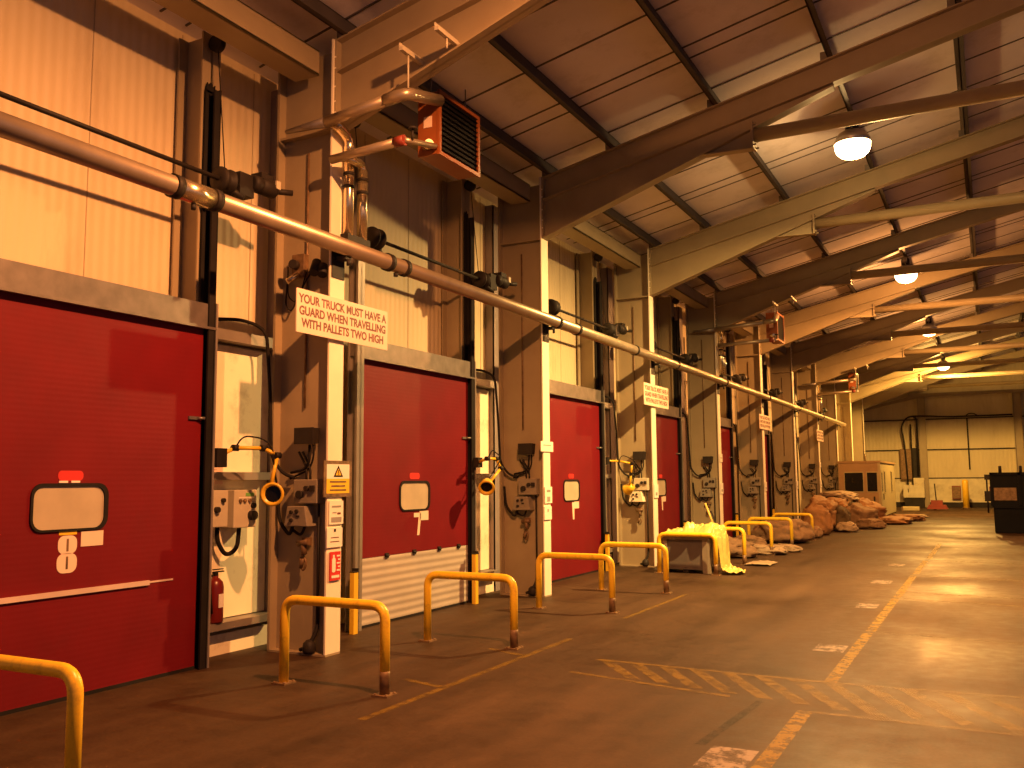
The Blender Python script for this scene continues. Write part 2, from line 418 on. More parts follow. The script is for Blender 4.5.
mark('painted_label', [R4(-1.66, -1.37, 5.5, 5.97), R4(-1.65, -1.36, 9.6, 10.0), R4(-1.66, -1.40, 12.95, 13.4), R4(-1.80, -1.5, 16.0, 16.5), R4(-1.85, -1.55, 19.2, 19.75)], 'whitepaint')
mark('skid_mark', [[(-1.78, 5.95), (-1.71, 5.95), (-1.62, 7.3), (-1.68, 7.3)]], 'skid')

# ------------------------------------------------------------------ portal frames
def column_fn(side):
    def fn(mb):
        s_ = 1 if side == 'L' else -1
        X = (lambda v: v) if side == 'L' else (lambda v: 2 * RIDGE - v)
        def bx(x0, x1, *r):
            a, b = sorted((X(x0), X(x1))); mb.box(a, b, *r)
        bx(-6.53, FX - 0.02, -0.012, 0.012, 0, 6.2)                # web
        bx(-6.56, -6.53, -0.115, 0.115, 0, 6.25)                    # outer flange
        bx(-6.53, FX - 0.02, -0.1, 0.1, 5.32, 5.345)                # stiffener at the haunch
        bx(-6.56, FX, -0.115, 0.115, 0, 0.02)                      # base plate
    return fn
def flange_fn(side):
    def fn(mb):
        X = (lambda v: v) if side == 'L' else (lambda v: 2 * RIDGE - v)
        a, b = sorted((X(FX - 0.02), X(FX)))
        mb.box(a, b, -0.115, 0.115, 0.02, 6.29)
        if side == 'L':
            for z in (5.5, 5.62, 5.78, 5.98, 6.1):
                for yy in (-0.08, 0.08): mb.cyl((FX, yy, z), (FX + 0.02, yy, z), 0.014, seg=6)
    return fn
def sloped(mb, pts, y0, y1, mirror):
    if mirror: pts = [(2 * RIDGE - a, b) for a, b in pts]
    mb.prism(pts, 'Y', y0, y1)
def rafter_fn(mb):
    for mi in (False, True):
        xa, xb = FX, RIDGE
        sloped(mb, [(xa, zb(xa)), (xb, zb(xb)), (xb, zt(xb)), (xa, zt(xa))], -0.008, 0.008, mi)
        sloped(mb, [(xa, zt(xa) - 0.02), (xb, zt(xb) - 0.02), (xb, zt(xb)), (xa, zt(xa))], -0.09, 0.09, mi)
        sloped(mb, [(xa, zb(xa)), (xb, zb(xb)), (xb, zb(xb) + 0.02), (xa, zb(xa) + 0.02)], -0.09, 0.09, mi)
def haunch_fn(mi):
  def fn(mb):
        xe = -1.55
        hz = lambda x: 5.335 + 0.352 * (x - FX)
        sloped(mb, [(FX, hz(FX)), (xe, hz(xe)), (xe, zb(xe)), (FX, zb(FX))], -0.008, 0.008, mi)
        sloped(mb, [(FX, hz(FX)), (xe, hz(xe)), (xe, hz(xe) + 0.022), (FX, hz(FX) + 0.022)], -0.09, 0.09, mi)
        sloped(mb, [(FX, hz(FX)), (FX + 0.022, hz(FX) + 0.01), (FX + 0.022, zt(FX)), (FX, zt(FX))], -0.09, 0.09, mi)
  return fn
def gusset_fn(mi):
  def fn(mb):
        hz = lambda x: 5.335 + 0.352 * (x - FX)
        sloped(mb, [(-3.3, hz(-3.3)), (-2.64, 6.20), (-2.64, hz(-2.64))], -0.008, 0.008, mi)
        sloped(mb, [(-3.3, hz(-3.3) - 0.012), (-2.64, 6.19), (-2.64, 6.205), (-3.3, hz(-3.3))], -0.07, 0.07, mi)
        sloped(mb, [(-2.64, 6.19), (-2.61, 6.19), (-2.61, 6.56), (-2.64, 6.56)], -0.11, 0.11, mi)
  return fn
def tie_fn(mb):
    mb.cyl((-2.61, 0, 6.385), (2 * RIDGE + 2.61, 0, 6.385), 0.095, seg=20)
    for s_ in (0, 1):
        xx = -2.60 if s_ == 0 else 2 * RIDGE + 2.60
        for yy in (-0.085, 0.085):
            for z in (6.23, 6.52): mb.cyl((xx - 0.03, yy, z), (xx + 0.03, yy, z), 0.013, seg=6)

near = ['nearest one, carrying the red fire notice', 'right of the door marked 7', 'right of the third red door', 'behind the crate with the yellow sheet']
for k in range(1, 11):
    lab = ORD[k - 1] + ' tan steel portal frame, ' + (near[k - 1] if k <= 4 else 'counted from the camera')
    t = thing('portal_frame', lab, 'steel frame', (0, colY[k], 0), group='steel portal frames')
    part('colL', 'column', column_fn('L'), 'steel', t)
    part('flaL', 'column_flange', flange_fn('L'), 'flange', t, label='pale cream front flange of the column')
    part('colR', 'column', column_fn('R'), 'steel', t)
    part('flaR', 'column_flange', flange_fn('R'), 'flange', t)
    part('raf', 'rafter', rafter_fn, 'steel', t)
    for mi in (False, True):
        part('hau%d' % mi, 'haunch', haunch_fn(mi), 'steel', t)
        part('gus%d' % mi, 'gusset_plate', gusset_fn(mi), 'steel', t)
    part('tie', 'tie_tube', tie_fn, 'steel', t)
# end frame against the back wall
t = thing('end_frame', 'slim steel frame with beam and posts against the back wall', 'steel frame', (0, 57.05, 0))
mb = MB()
mb.prism([(-6.9, 5.60), (-3.9, 6.27), (-3.4, 6.38), (-3.4, 6.20), (-3.9, 6.1), (-6.9, 5.45)], 'Y', -0.06, 0.06)
obj('haunch', mb, 'steel', t)
obj('beam', MB().box(-3.9, 16, -0.1, 0.1, 6.26, 6.44), 'steel', t)
for x in (-3.25, 1.55):
    mb = MB().box(x - 0.2, x - 0.18, -0.1, 0.1, 0, 6.26); mb.box(x + 0.18, x + 0.2, -0.1, 0.1, 0, 6.26); mb.box(x - 0.2, x + 0.2, -0.01, 0.01, 0, 6.26)
    obj('post', mb, 'steel', t)

# purlins
for i, x in enumerate((-5.72, -4.68, -3.14, -1.60, -0.05, 1.5, 3.05, 4.6, 5.8)):
    z = zt(x) + 0.005
    mb = MB(); mb.box(x - 0.008, x + 0.008, -2, 57.2, z, z + 0.19); mb.box(x - 0.008, x + 0.065, -2, 57.2, z, z + 0.012); mb.box(x - 0.065, x + 0.008, -2, 57.2, z + 0.18, z + 0.19)
    pl = obj('purlin', mb, 'purlin')
    tag(pl, 'dark steel roof purlin running the length of the hall, %s up from the eaves' % ORD[i], 'purlin', 'roof purlins')
    cl = MB().box(x - 0.10, x - 0.01, -0.06, 0.06, z - 0.004, z + 0.10).mesh('cleat')
    for k in range(1, 11): obj('cleat', cl, 'galv', pl, (0, colY[k], 0))

# eaves beams and wall posts, one of each per bay
for k in range(0, 11):
    ya, yb = colY[k] + 0.14, colY[k + 1] - 0.14
    if k == 0: ya = -1.5
    mb = MB().box(-6.30, -5.98, ya, yb, 5.91, 5.935); mb.box(-6.005, -5.98, ya, yb, 5.91, 6.18); mb.box(-6.30, -5.98, ya, yb, 6.16, 6.18); mb.box(-6.15, -6.13, ya, yb, 5.93, 6.16)
    lab = ('nearest to the camera, above the first red door' if k == 0 else 'between the %s and %s columns' % (ORD[k - 1], ORD[k]) if k < 10 else 'next to the back wall')
    tag(obj('eaves_beam', mb, 'steel', bevel=0.004), 'tan eaves beam under the roof edge, ' + lab, 'beam', 'eaves beams')
    if k < 10:
        y1 = colY[k] + 3.86
        mb = MB()
        mb.box(-6.96, -6.62, y1 + 0.11, y1 + 0.125, 0, 6.12); mb.box(-6.96, -6.94, y1, y1 + 0.235, 0, 6.12); mb.box(-6.64, -6.62, y1, y1 + 0.235, 0, 6.12)
        tag(obj('wall_post', mb, 'steel'), 'tan steel wall post left of the %s column' % ORD[k], 'post', 'wall posts beside the doors')

# ------------------------------------------------------------------ dock doors
def door_panel(mb): mb.box(-6.60, -6.55, 1.30, 3.90, 0.02, 3.15)
def door_upper(mb): mb.box(-6.60, -6.55, 1.30, 3.90, 0.80, 3.15)
def door_lower(mb): mb.box(-6.60, -6.552, 1.30, 3.90, 0.02, 0.795)
def header(mb):
    mb.box(-6.62, -6.50, 1.22, 3.99, 3.16, 3.385); mb.box(-6.52, -6.47, 1.22, 3.99, 3.14, 3.165)
def seal(mb): mb.box(-6.61, -6.545, 1.30, 3.90, 0.0, 0.03)
def rail_r(mb):
    mb.box(-6.60, -6.48, 3.965, 3.98, 0, 5.52); mb.box(-6.60, -6.585, 3.88, 4.00, 0, 5.52)
    mb.prism([(3.88, 5.50), (4.00, 5.50), (4.00, 5.60), (3.975, 5.57), (3.95, 5.62), (3.92, 5.57), (3.90, 5.60)], 'X', -6.60, -6.585)
    mb.box(-6.50, -6.48, 3.90, 3.98, 0, 5.5)
def rail_r_edge(mb): mb.box(-6.50, -6.47, 3.982, 4.005, 0, 3.4)
def rail_l(mb):
    mb.box(-6.60, -6.46, 1.25, 1.28, 0, 5.52); mb.box(-6.49, -6.46, 1.20, 1.33, 0, 4.4); mb.box(-6.60, -6.585, 1.2, 1.34, 0, 5.52)
def win_shade_rim(mb):  # window rim in black, wider at top and right, for the recess shadow
    o_ = rrect(2.20, 2.90, 1.32, 1.70, 0.10); i_ = rrect(2.222, 2.862, 1.338, 1.672, 0.085)
    n = len(o_)
    for xa, xb in ((-6.55, -6.535),):
        vo = [mb.bm.verts.new((xb, *p)) for p in o_]; vi = [mb.bm.verts.new((xb, *p)) for p in i_]
        wo = [mb.bm.verts.new((xa, *p)) for p in o_]; wi = [mb.bm.verts.new((xa, *p)) for p in i_]
        for j in range(n):
            q = (j + 1) % n
            mb.bm.faces.new((vo[j], vo[q], vi[q], vi[j])); mb.bm.faces.new((vo[j], wo[j], wo[q], vo[q])); mb.bm.faces.new((vi[j], vi[q], wi[q], wi[j]))
def win_pane(mb): mb.prism(rrect(2.222, 2.862, 1.338, 1.672, 0.085), 'X', -6.556, -6.546)
def top_decal(mb): mb.prism(rrect(2.43, 2.66, 1.72, 1.80, 0.035), 'X', -6.552, -6.547)
def notice_card(mb): mb.box(-6.552, -6.546, 2.66, 2.87, 1.19, 1.31)
def hinge(mb):
    for yy in (1.9, 2.5, 3.1, 3.6):
        mb.box(-6.552, -6.535, yy, yy + 0.07, 0.77, 0.83); mb.cyl((-6.535, yy, 0.80), (-6.535, yy + 0.07, 0.80), 0.012, seg=8)
def side_bolt(mb):
    mb.box(-6.555, -6.53, 3.74, 3.88, 2.28, 2.31); mb.cyl((-6.53, 3.84, 2.295), (-6.50, 3.90, 2.295), 0.014, seg=8)
def lift_bar(mb):
    mb.box(-6.552, -6.53, 1.35, 3.35, 0.815, 0.855); mb.box(-6.552, -6.545, 3.35, 3.62, 0.83, 0.845)
def slot8(mb):
    mb.prism(rrect(2.455, 2.625, 1.14, 1.285, 0.055), 'X', -6.552, -6.546); mb.prism(rrect(2.450, 2.630, 0.99, 1.145, 0.06), 'X', -6.552, -6.546)
def slot8_hole(mb):
    mb.box(-6.549, -6.545, 2.53, 2.55, 1.16, 1.26); mb.box(-6.549, -6.545, 2.53, 2.55, 1.02, 1.12)
def cap8(mb): mb.box(-6.552, -6.546, 2.46, 2.62, 1.29, 1.335)
def num7(mb):
    mb.prism([(2.53, 1.29), (2.69, 1.29), (2.69, 1.22), (2.655, 1.005), (2.605, 1.005), (2.64, 1.235), (2.53, 1.235)], 'X', -6.552, -6.546)
def num1(mb): mb.prism([(2.56, 1.30), (2.66, 1.30), (2.655, 1.0), (2.595, 1.0)], 'X', -6.552, -6.546)

dlab = ['nearest red dock door at the left edge, with figure 8 sticker and pale bar',
        'red dock door with figure 7 sticker and white bottom section',
        'all red dock door right of the second column, third from the camera',
        'red dock door seen above the yellow covered crate, fourth from the camera',
        'narrow sliver of red dock door right of the fourth column',
        'farthest red dock door, thin sliver right of the fifth column',
        'dock door beyond the fifth column sign, almost hidden behind a column']
for k in range(0, 7):
    d = thing('door_%d' % (k + 1), dlab[k], 'door', (0, colY[k], 0), kind='structure')
    if k == 1:
        part('dup', 'door_panel', door_upper, 'red', d)
        part('dlo', 'bottom_section', door_lower, 'whitedoor', d, label='white ribbed bottom section of the door')
        part('hin', 'hinge', hinge, 'dark', d)
    else:
        part('dpa', 'door_panel', door_panel, 'red', d)
    part('hdr', 'header', header, 'galv', d, label='grey steel header over the red door')
    part('seal', 'bottom_seal', seal, 'black', d)
    part('rr', 'guide_rail', rail_r, 'black', d, label='black right hand guide rail')
    part('rre', 'guide_edge', rail_r_edge, 'track', d)
    part('rl', 'guide_rail', rail_l, 'track', d, label='grey left hand guide rail')
    if k < 5:
        wf = part('wf', 'vision_window', win_shade_rim, 'black', d)
        part('wp', 'pane', win_pane, 'pane', wf)
        part('td', 'red_decal', top_decal, 'sign_red', d)
        part('nc', 'notice', notice_card, 'sign', d)
        part('sb', 'side_bolt', side_bolt, 'galv', d)
    if k == 0:
        part('lb', 'lift_bar', lift_bar, 'strip', d, label='pale bar across the lower door')
        n8 = part('n8', 'number_sticker', slot8, 'sign', d); part('n8h', 'slot', slot8_hole, 'scuff', n8); part('n8c', 'sticker_top', cap8, 'sign_yellow', n8)
        obj('white_tab', MB().box(-6.552, -6.545, 2.44, 2.52, 1.703, 1.72).box(-6.552, -6.545, 2.55, 2.63, 1.703, 1.72), 'whitesign', d)
    elif k == 1: part('n7', 'number_sticker', num7, 'sign', d)
    elif k < 5: part('n1', 'number_sticker', num1, 'sign', d)

# ------------------------------------------------------------------ door operators (shaft, drums, motor)
def shaft_fn(mb): mb.cyl((-6.30, 1.30, 4.55), (-6.30, 3.86, 4.55), 0.022, seg=10)
def drum_l(mb):
    mb.lathe([(0.05, -0.09), (0.13, -0.08), (0.13, -0.06), (0.09, -0.05), (0.09, 0.03), (0.13, 0.04), (0.13, 0.06), (0.05, 0.07)], (-6.30, 1.30, 4.55), 20, 'Y')
def drum_r(mb):
    mb.lathe([(0.05, -0.07), (0.12, -0.06), (0.12, -0.04), (0.085, -0.03), (0.085, 0.04), (0.12, 0.05), (0.12, 0.07), (0.05, 0.08)], (-6.30, 3.86, 4.55), 20, 'Y')
def motor_fn(mb):
    mb.box(-6.40, -6.20, 3.97, 4.16, 4.44, 4.66)
    mb.lathe([(0.06, 0), (0.085, 0.02), (0.085, 0.1), (0.07, 0.11), (0.085, 0.12), (0.085, 0.3), (0.06, 0.33)], (-6.22, 4.14, 4.60), 14, 'Y')
    mb.box(-6.30, -6.16, 4.22, 4.38, 4.66, 4.72); mb.cyl((-6.22, 4.46, 4.60), (-6.12, 4.62, 4.61), 0.03, seg=10)
    mb.cyl((-6.3, 3.9, 4.50), (-6.2, 4.02, 4.40), 0.035, seg=10)
def motor_tag(mb): mb.box(-6.15, -6.13, 4.40, 4.46, 4.60, 4.68)
def bracket_fn(mb):
    mb.box(-6.62, -6.26, 4.02, 4.06, 4.38, 4.42); mb.box(-6.62, -6.26, 1.36, 1.40, 4.38, 4.42); mb.box(-6.31, -6.27, 1.36, 1.40, 4.38, 4.55); mb.box(-6.31, -6.27, 4.02, 4.06, 4.40, 4.46)
def lift_cable(mb): mb.cyl((-6.40, 0, 4.60), (-6.52, -0.02, 5.93), 0.006, seg=5)
def pulley_fn(mb): mb.cyl((-6.53, -0.06, 6.0), (-6.53, 0.01, 6.0), 0.082, seg=16)
for k in range(0, 8):
    t = thing('door_operator', 'dark winding shaft with drums and motor above the %s dock door' % ORD[k], 'door motor', (0, colY[k], 0), group='door winding shafts')
    part('sh', 'shaft', shaft_fn, 'dark', t); part('dl', 'cable_drum', drum_l, 'dark', t); part('dr', 'cable_drum', drum_r, 'dark', t)
    mo = part('mo', 'motor', motor_fn, 'dark', t); part('mt', 'motor_plate', motor_tag, 'box', mo)
    part('br', 'bracket', bracket_fn, 'dark', t); [(part('lc', 'lift_cable', lift_cable, 'dark', t, (0, q, 0)), part('pu', 'pulley', pulley_fn, 'dark', t, (0, q, 0))) for q in (1.21, 3.98)]

# ------------------------------------------------------------------ long pipe in front of the columns
PX, PZ = -5.68, 4.065
pp = thing('overhead_pipe', 'long tan clad pipe running past all columns above the doors', 'pipe', (PX, 0, PZ))
obj('pipe_run', MB().cyl((0, -1, 0), (0, 43.6, 0), 0.083, seg=24), 'pipe', pp)
def clamp(mb): mb.cyl((0, -0.035, 0), (0, 0.035, 0), 0.098, seg=24)
for yy in (5.10, 5.52, 8.05, 8.35, 12.45, 13.2, 15.9, 18.4, 22.4, 27.4, 32.3, 37.3):
    part('clamp', 'clamp_band', clamp, 'dark' if yy < 6 else 'pipe', pp, (0, yy, 0))
obj('repair_sleeve', MB().cyl((0, 5.14, 0), (0, 5.48, 0), 0.09, seg=24), 'shiny', pp)['label'] = 'bright sleeve between two dark clamps'
obj('nozzle_row', MB().cyl((0, 5.3, -0.09), (0, 5.3, -0.14), 0.02).cyl((0, 8.2, -0.09), (0, 8.2, -0.13), 0.025), 'dark', pp)
def hanger(mb):
    mb.box(-0.14, 0.0, -0.05, 0.05, -0.12, -0.085); mb.box(-0.14, -0.128, -0.10, 0.10, -0.30, 0.12); mb.cyl((0, 0, -0.12), (0, 0, -0.18), 0.02, seg=8)
for k in range(1, 9): part('hng', 'bracket', hanger, 'dark', pp, (0.0, colY[k], 0))

# ------------------------------------------------------------------ hoop barriers
def hoop(mb): mb.tube([(-5.41, 0, 0.01), (-5.41, 0, 0.70), (-4.37, 0, 0.70), (-4.37, 0, 0.01)], 0.041, bend=0.13, seg=14)
def foot(mb): mb.box(-0.075, 0.075, -0.075, 0.075, 0, 0.012); [mb.cyl((sx * 0.055, sy_ * 0.055, 0.01), (sx * 0.055, sy_ * 0.055, 0.022), 0.012, seg=6) for sx in (-1, 1) for sy_ in (-1, 1)]
def scuff(mb): mb.lathe([(0.0425, 0.012), (0.0425, 0.15), (0.0418, 0.19)], (-4.37, 0, 0), 14)
hl = ['cut by the left edge of the picture', 'before the column with the fire notice', 'before the white bottom of the second door',
      'before the second column', 'left of the third column', 'standing against the grey crate under the yellow sheet',
      'just beyond the yellow covered crate', 'beside the first flat sacks', 'over the sacks, second from the far end', 'farthest of the row, by the big sack pile']
for i, yy in enumerate((3.37, 6.19, 8.44, 11.18, 13.40, 16.22, 18.35, 20.9, 23.25, 26.2)):
    t = thing('hoop_barrier', 'yellow tubular hoop barrier ' + hl[i], 'barrier', (0, yy, 0), group='yellow hoop barriers')
    part('hoop', 'hoop', hoop, 'yellow', t)
    part('foot', 'foot_plate', foot, 'scuff', t, (-5.41, 0, 0)); part('foot', 'foot_plate', foot, 'scuff', t, (-4.37, 0, 0))
    part('scuff', 'scraped_band', scuff, 'scuff', t, label='scraped bare lower end of the leg')

# door guard posts
def guard(mb): mb.box(-0.03, 0.03, -0.04, 0.04, 0, 0.68)
def guard_cap(mb): mb.box(-0.034, 0.034, -0.044, 0.044, 0.68, 0.69); mb.box(-0.06, 0.02, 0.04, 0.06, 0.60, 0.72)
for k in range(1, 6):
    for yy, s_ in ((1.10, 'left'), (3.84, 'right')):
        t = thing('guard_post', 'short flat yellow guard post at the %s foot of the %s dock door' % (s_, ORD[k]), 'post', (-6.40, colY[k] + yy, 0), group='yellow door guard posts')
        part('gd', 'post', guard, 'lamp_yellow', t, bevel=0.004); part('gdc', 'bracket', guard_cap, 'dark', t)

# ------------------------------------------------------------------ boxes on the column webs
def fl_box(mb):
    mb.prism([(-0.10, -0.07), (0.10, -0.07), (0.115, 0.085), (-0.115, 0.085)], 'Y', -0.13, -0.03); mb.box(-0.12, 0.12, -0.145, -0.125, -0.075, 0.09)
def fl_br(mb): mb.box(-0.03, 0.03, -0.04, 0.0, -0.03, 0.03)
def fl_con(mb): mb.cyl((-0.10, -0.012, 0.3), (-0.10, -0.012, 3.0), 0.012, seg=8)
def fl_cb(mb): mb.tube([(0.03, -0.08, -0.08), (0.03, -0.08, -0.26), (-0.06, -0.05, -0.33), (-0.24, -0.04, -0.36)], 0.014, bend=0.1); mb.tube([(0.07, -0.07, -0.08), (0.07, -0.06, -0.2), (0.0, -0.04, -0.33), (-0.26, -0.03, -0.42)], 0.01, bend=0.1)
def is_box(mb): mb.box(-0.15, 0.15, -0.13, 0, -0.12, 0.12)
def is_dial(mb): mb.cyl((-0.06, -0.13, -0.03), (-0.06, -0.16, -0.03), 0.04); mb.cyl((0.03, -0.13, 0.03), (0.03, -0.16, 0.03), 0.028); mb.box(0.075, 0.125, -0.155, -0.13, 0.0, 0.06)
def is_con(mb): [mb.tube([(a, -0.05, 0.12), (a, -0.05, 0.24), (a - 0.12, -0.03, 0.40)], 0.012, bend=0.08) for a in (-0.05, 0.0)]; mb.tube([(0.10, -0.03, -0.12), (0.10, -0.03, -1.3)], 0.014)
def so_box(mb): mb.prism([(-0.15, -0.10), (0.15, -0.10), (0.11, 0.10), (-0.11, 0.10)], 'Y', -0.16, 0)
def so_btn(mb):
    for a, b in ((-0.05, 0.04), (0.02, 0.05), (-0.05, -0.04)): mb.cyl((a, -0.16, b), (a, -0.18, b), 0.020, seg=10)
    mb.box(0.01, 0.05, -0.168, -0.16, -0.01, 0.01)
def so_cb(mb): mb.tube([(-0.10, -0.08, -0.10), (-0.14, -0.08, -0.20), (-0.30, -0.06, -0.06), (-0.34, -0.04, 0.25)], 0.018, bend=0.12); mb.tube([(0.05, -0.07, -0.1), (0.0, -0.07, -0.2), (-0.12, -0.06, -0.14)], 0.014, bend=0.08)
def plug(mb):
    mb.cyl((0, -0.08, 0), (0.03, -0.10, -0.12), 0.035, 0.028, seg=10); mb.cyl((-0.06, -0.09, -0.02), (0.08, -0.10, 0.0), 0.03, seg=10)
    mb.cyl((0.0, -0.09, -0.16), (-0.03, -0.08, -0.26), 0.03, 0.02, seg=10); mb.tube([(-0.02, -0.08, -0.12), (0.05, -0.08, -0.2), (0.0, -0.08, -0.3), (-0.05, -0.06, -0.2)], 0.012, bend=0.05); mb.box(-0.04, 0.04, -0.06, 0, -0.04, 0.04)
def base_coil(mb): mb.tube([(0, 0, 0.45), (0.02, -0.03, 0.2), (-0.05, -0.10, 0.06), (-0.12, -0.12, 0.03)], 0.02, bend=0.1); mb.lathe([(0.05, 0), (0.07, 0.03), (0.06, 0.1), (0.03, 0.13)], (-0.02, -0.10, 0.0), 12)
cw = ['on the column with the fire notice', 'on the second column', 'on the third column', 'on the fourth column', 'on the fifth column', 'on the sixth column', 'on the seventh column', 'on the eighth column', 'on the ninth column']
for k in range(1, 10):
    y_ = colY[k] - 0.012; wh = cw[k - 1]
    fm, bm_ = ('box', 'box') if k in (3,) else ('boxdark', 'boxdark')
    t = thing('floodlight', 'small dark floodlight box ' + wh, 'light', (-6.10, y_, 2.15), group='column floodlights')
    part('flb', 'housing', fl_box, 'dark', t); part('flr', 'bracket', fl_br, 'dark', t); part('flc', 'cable', fl_cb, 'black', t); part('flo', 'conduit', fl_con, 'scuff', t)
    t = thing('isolator_box', 'grey isolator switch box ' + wh, 'switch box', (-6.08, y_, 1.60), group='isolator boxes on columns')
    part('isb3' if k == 3 else 'isb', 'box', is_box, 'box' if k == 3 else 'boxdark', t, bevel=0.008); part('isd', 'dial', is_dial, 'dark', t); part('isc', 'conduit', is_con, 'dark', t)
    t = thing('push_button_box', 'sloping grey push button box ' + wh, 'control box', (-6.17, y_, 1.355), group='push button boxes on columns')
    part('sob3' if k == 3 else 'sob', 'box', so_box, 'panel' if k == 3 else 'boxdark', t, bevel=0.008); part('sod', 'button', so_btn, 'dark', t); part('soc', 'cable', so_cb, 'black', t)
    t = thing('cable_plug', 'dangling plug and cable end below the boxes ' + wh, 'plug', (-6.13, y_, 1.10), group='plugs hung on columns')
    part('plg', 'plug', plug, 'scuff', t)
    if k < 7:
        t = thing('coiled_cable', 'dark cable end at the foot of the web ' + wh, 'cable', (-6.0, y_, 0.02), group='cable ends at column feet')
        part('coil', 'cable', base_coil, 'dark', t)
    # black hose from the door top down the edge of the column
    t = thing('hose', 'black hose looping down from the door head ' + wh, 'hose', (0, colY[k], 0), group='hoses beside the columns')
    part('hose', 'hose', lambda mb: mb.tube([(-6.80, -0.85, 3.30), (-6.72, -0.40, 3.36), (-6.60, -0.17, 3.28), (-6.56, -0.14, 2.6), (-6.53, -0.14, 1.95), (-6.40, -0.10, 1.78), (-6.27, -0.08, 1.74)], 0.018, bend=0.15), 'black', t)

# ------------------------------------------------------------------ notices on column flanges
def plate(mb): mb.box(-0.006, 0.006, -0.5, 0.5, -0.5, 0.5)
def notice(name, label, y, z, w, h, m_, x=FX + 0.012, cat='sign', group=None):
    t = thing(name, label, cat, (x, y, z), group=group)
    mb = MB().box(-0.006, 0.006, -w / 2, w / 2, -h / 2, h / 2)
    obj('board', mb, m_, t)
    return t
def bar(t, y, z, w, h, m_, name='printed_band'):
    return obj(name, MB().box(0.006, 0.0085, y - w / 2, y + w / 2, z - h / 2, z + h / 2), m_, t)

SIGN = 'YOUR TRUCK MUST HAVE A\nGUARD WHEN TRAVELLING\nWITH PALLETS TWO HIGH'
for k, lab in ((1, 'large cream board reading YOUR TRUCK MUST HAVE A GUARD, on the nearest column'), (3, 'cream truck guard board on the third column, above the grey crate'),
               (5, 'small looking cream truck guard board on the fifth column, mid distance'), (7, 'farthest cream truck guard board, on the seventh column')):
    t = notice('warning_board', lab, colY[k] + 0.085, 3.335, 1.49, 0.425, 'sign', x=FX + 0.035, group='truck guard boards')
    text('lettering', SIGN, 0.118, 'sign_text', t, (0.007, 0, 0.0), 'X', bold=0.004, space=1.0, sx=0.94)
    obj('back_bracket', MB().box(-0.035, -0.006, -0.16, -0.0, -0.15, 0.15), 'galv', t)
A = colY[1]
t = notice('warning_sign', 'framed yellow and white warning triangle sign on the nearest column', A + 0.03, 1.725, 0.44, 0.36, 'scuff')
obj('white_face', MB().box(0.006, 0.008, -0.18, 0.18, 0.0, 0.145), 'whitesign', t)
obj('yellow_face', MB().box(0.006, 0.008, -0.18, 0.18, -0.145, 0.0), 'sign_yellow', t)
tr = obj('triangle', MB().prism([(-0.075, 0.018), (0.075, 0.018), (0.0, 0.132)], 'X', 0.008, 0.010), 'black', t)
obj('triangle_face', MB().prism([(-0.045, 0.034), (0.045, 0.034), (0.0, 0.102)], 'X', 0.010, 0.0115), 'sign_yellow', tr)
obj('exclamation_mark', MB().box(0.0115, 0.013, -0.006, 0.006, 0.052, 0.088).box(0.0115, 0.013, -0.006, 0.006, 0.038, 0.047), 'black', tr)
for z, w in ((-0.03, 0.26), (-0.072, 0.22), (-0.112, 0.26)): bar(t, 0, z, w, 0.016, 'scuff', 'printed_line').location.x = 0.002
t = notice('small_notice', 'white notice with grey block under the warning triangle', A + 0.01, 1.39, 0.22, 0.23, 'whitesign')
bar(t, 0, 0.06, 0.14, 0.018, 'grey_print'); bar(t, -0.03, 0.0, 0.06, 0.012, 'grey_print'); bar(t, 0.04, -0.01, 0.05, 0.02, 'sign_text'); bar(t, 0, -0.07, 0.16, 0.05, 'grey_print')
t = notice('small_notice', 'plain white notice above the red fire sign', A - 0.01, 1.145, 0.24, 0.19, 'whitesign')
bar(t, 0.0, 0.07, 0.03, 0.03, 'dark'); bar(t, 0, 0.0, 0.12, 0.008, 'sign_text'); bar(t, 0, -0.04, 0.14, 0.008, 'sign_text')
t = notice('fire_point_sign', 'red fire extinguisher sign low on the nearest column', A + 0.005, 0.865, 0.16, 0.28, 'sign_red')
mb = MB().prism(rrect(-0.055, 0.0, -0.06, 0.08, 0.02), 'X', 0.006, 0.0085); mb.box(0.006, 0.0085, -0.04, -0.015, 0.08, 0.11)
obj('extinguisher_symbol', mb, 'whitesign', t)
mb = MB()
for i in range(5): mb.box(0.006, 0.0085, 0.02 + 0.02 * (i % 2), 0.07, 0.09 - i * 0.035, 0.105 - i * 0.035)
mb.box(0.006, 0.0085, -0.06, 0.06, -0.115, -0.09)
obj('printed_symbols', mb, 'whitesign', t)
B = colY[2]
t = notice('small_notice', 'small blank notice at head height on the second column', B - 0.02, 2.19, 0.42, 0.15, 'whitesign'); bar(t, 0, 0.02, 0.26, 0.012, 'grey_print')
t = notice('small_notice', 'white notice with dark seal lower on the second column', B + 0.01, 1.475, 0.25, 0.24, 'whitesign')
bar(t, 0, 0.06, 0.12, 0.03, 'grey_print'); bar(t, 0, -0.06, 0.1, 0.07, 'grey_print')
t = notice('small_notice', 'lowest white notice on the second column', B - 0.01, 1.21, 0.25, 0.19, 'whitesign'); bar(t, 0.0, 0.04, 0.04, 0.04, 'grey_print')
for k in range(3, 9):
    t = notice('small_notice', 'small pale notice at hand height on the %s column' % ORD[k - 1], colY[k], 1.46, 0.24, 0.26, 'whitesign', group='notices on far columns'); bar(t, 0, -0.05, 0.1, 0.06, 'grey_print')
    if k in (4, 7):
        t = notice('small_notice', 'small pale notice above head height on the %s column' % ORD[k - 1], colY[k], 2.2, 0.26, 0.2, 'whitesign'); bar(t, 0, 0.0, 0.16, 0.02, 'grey_print')

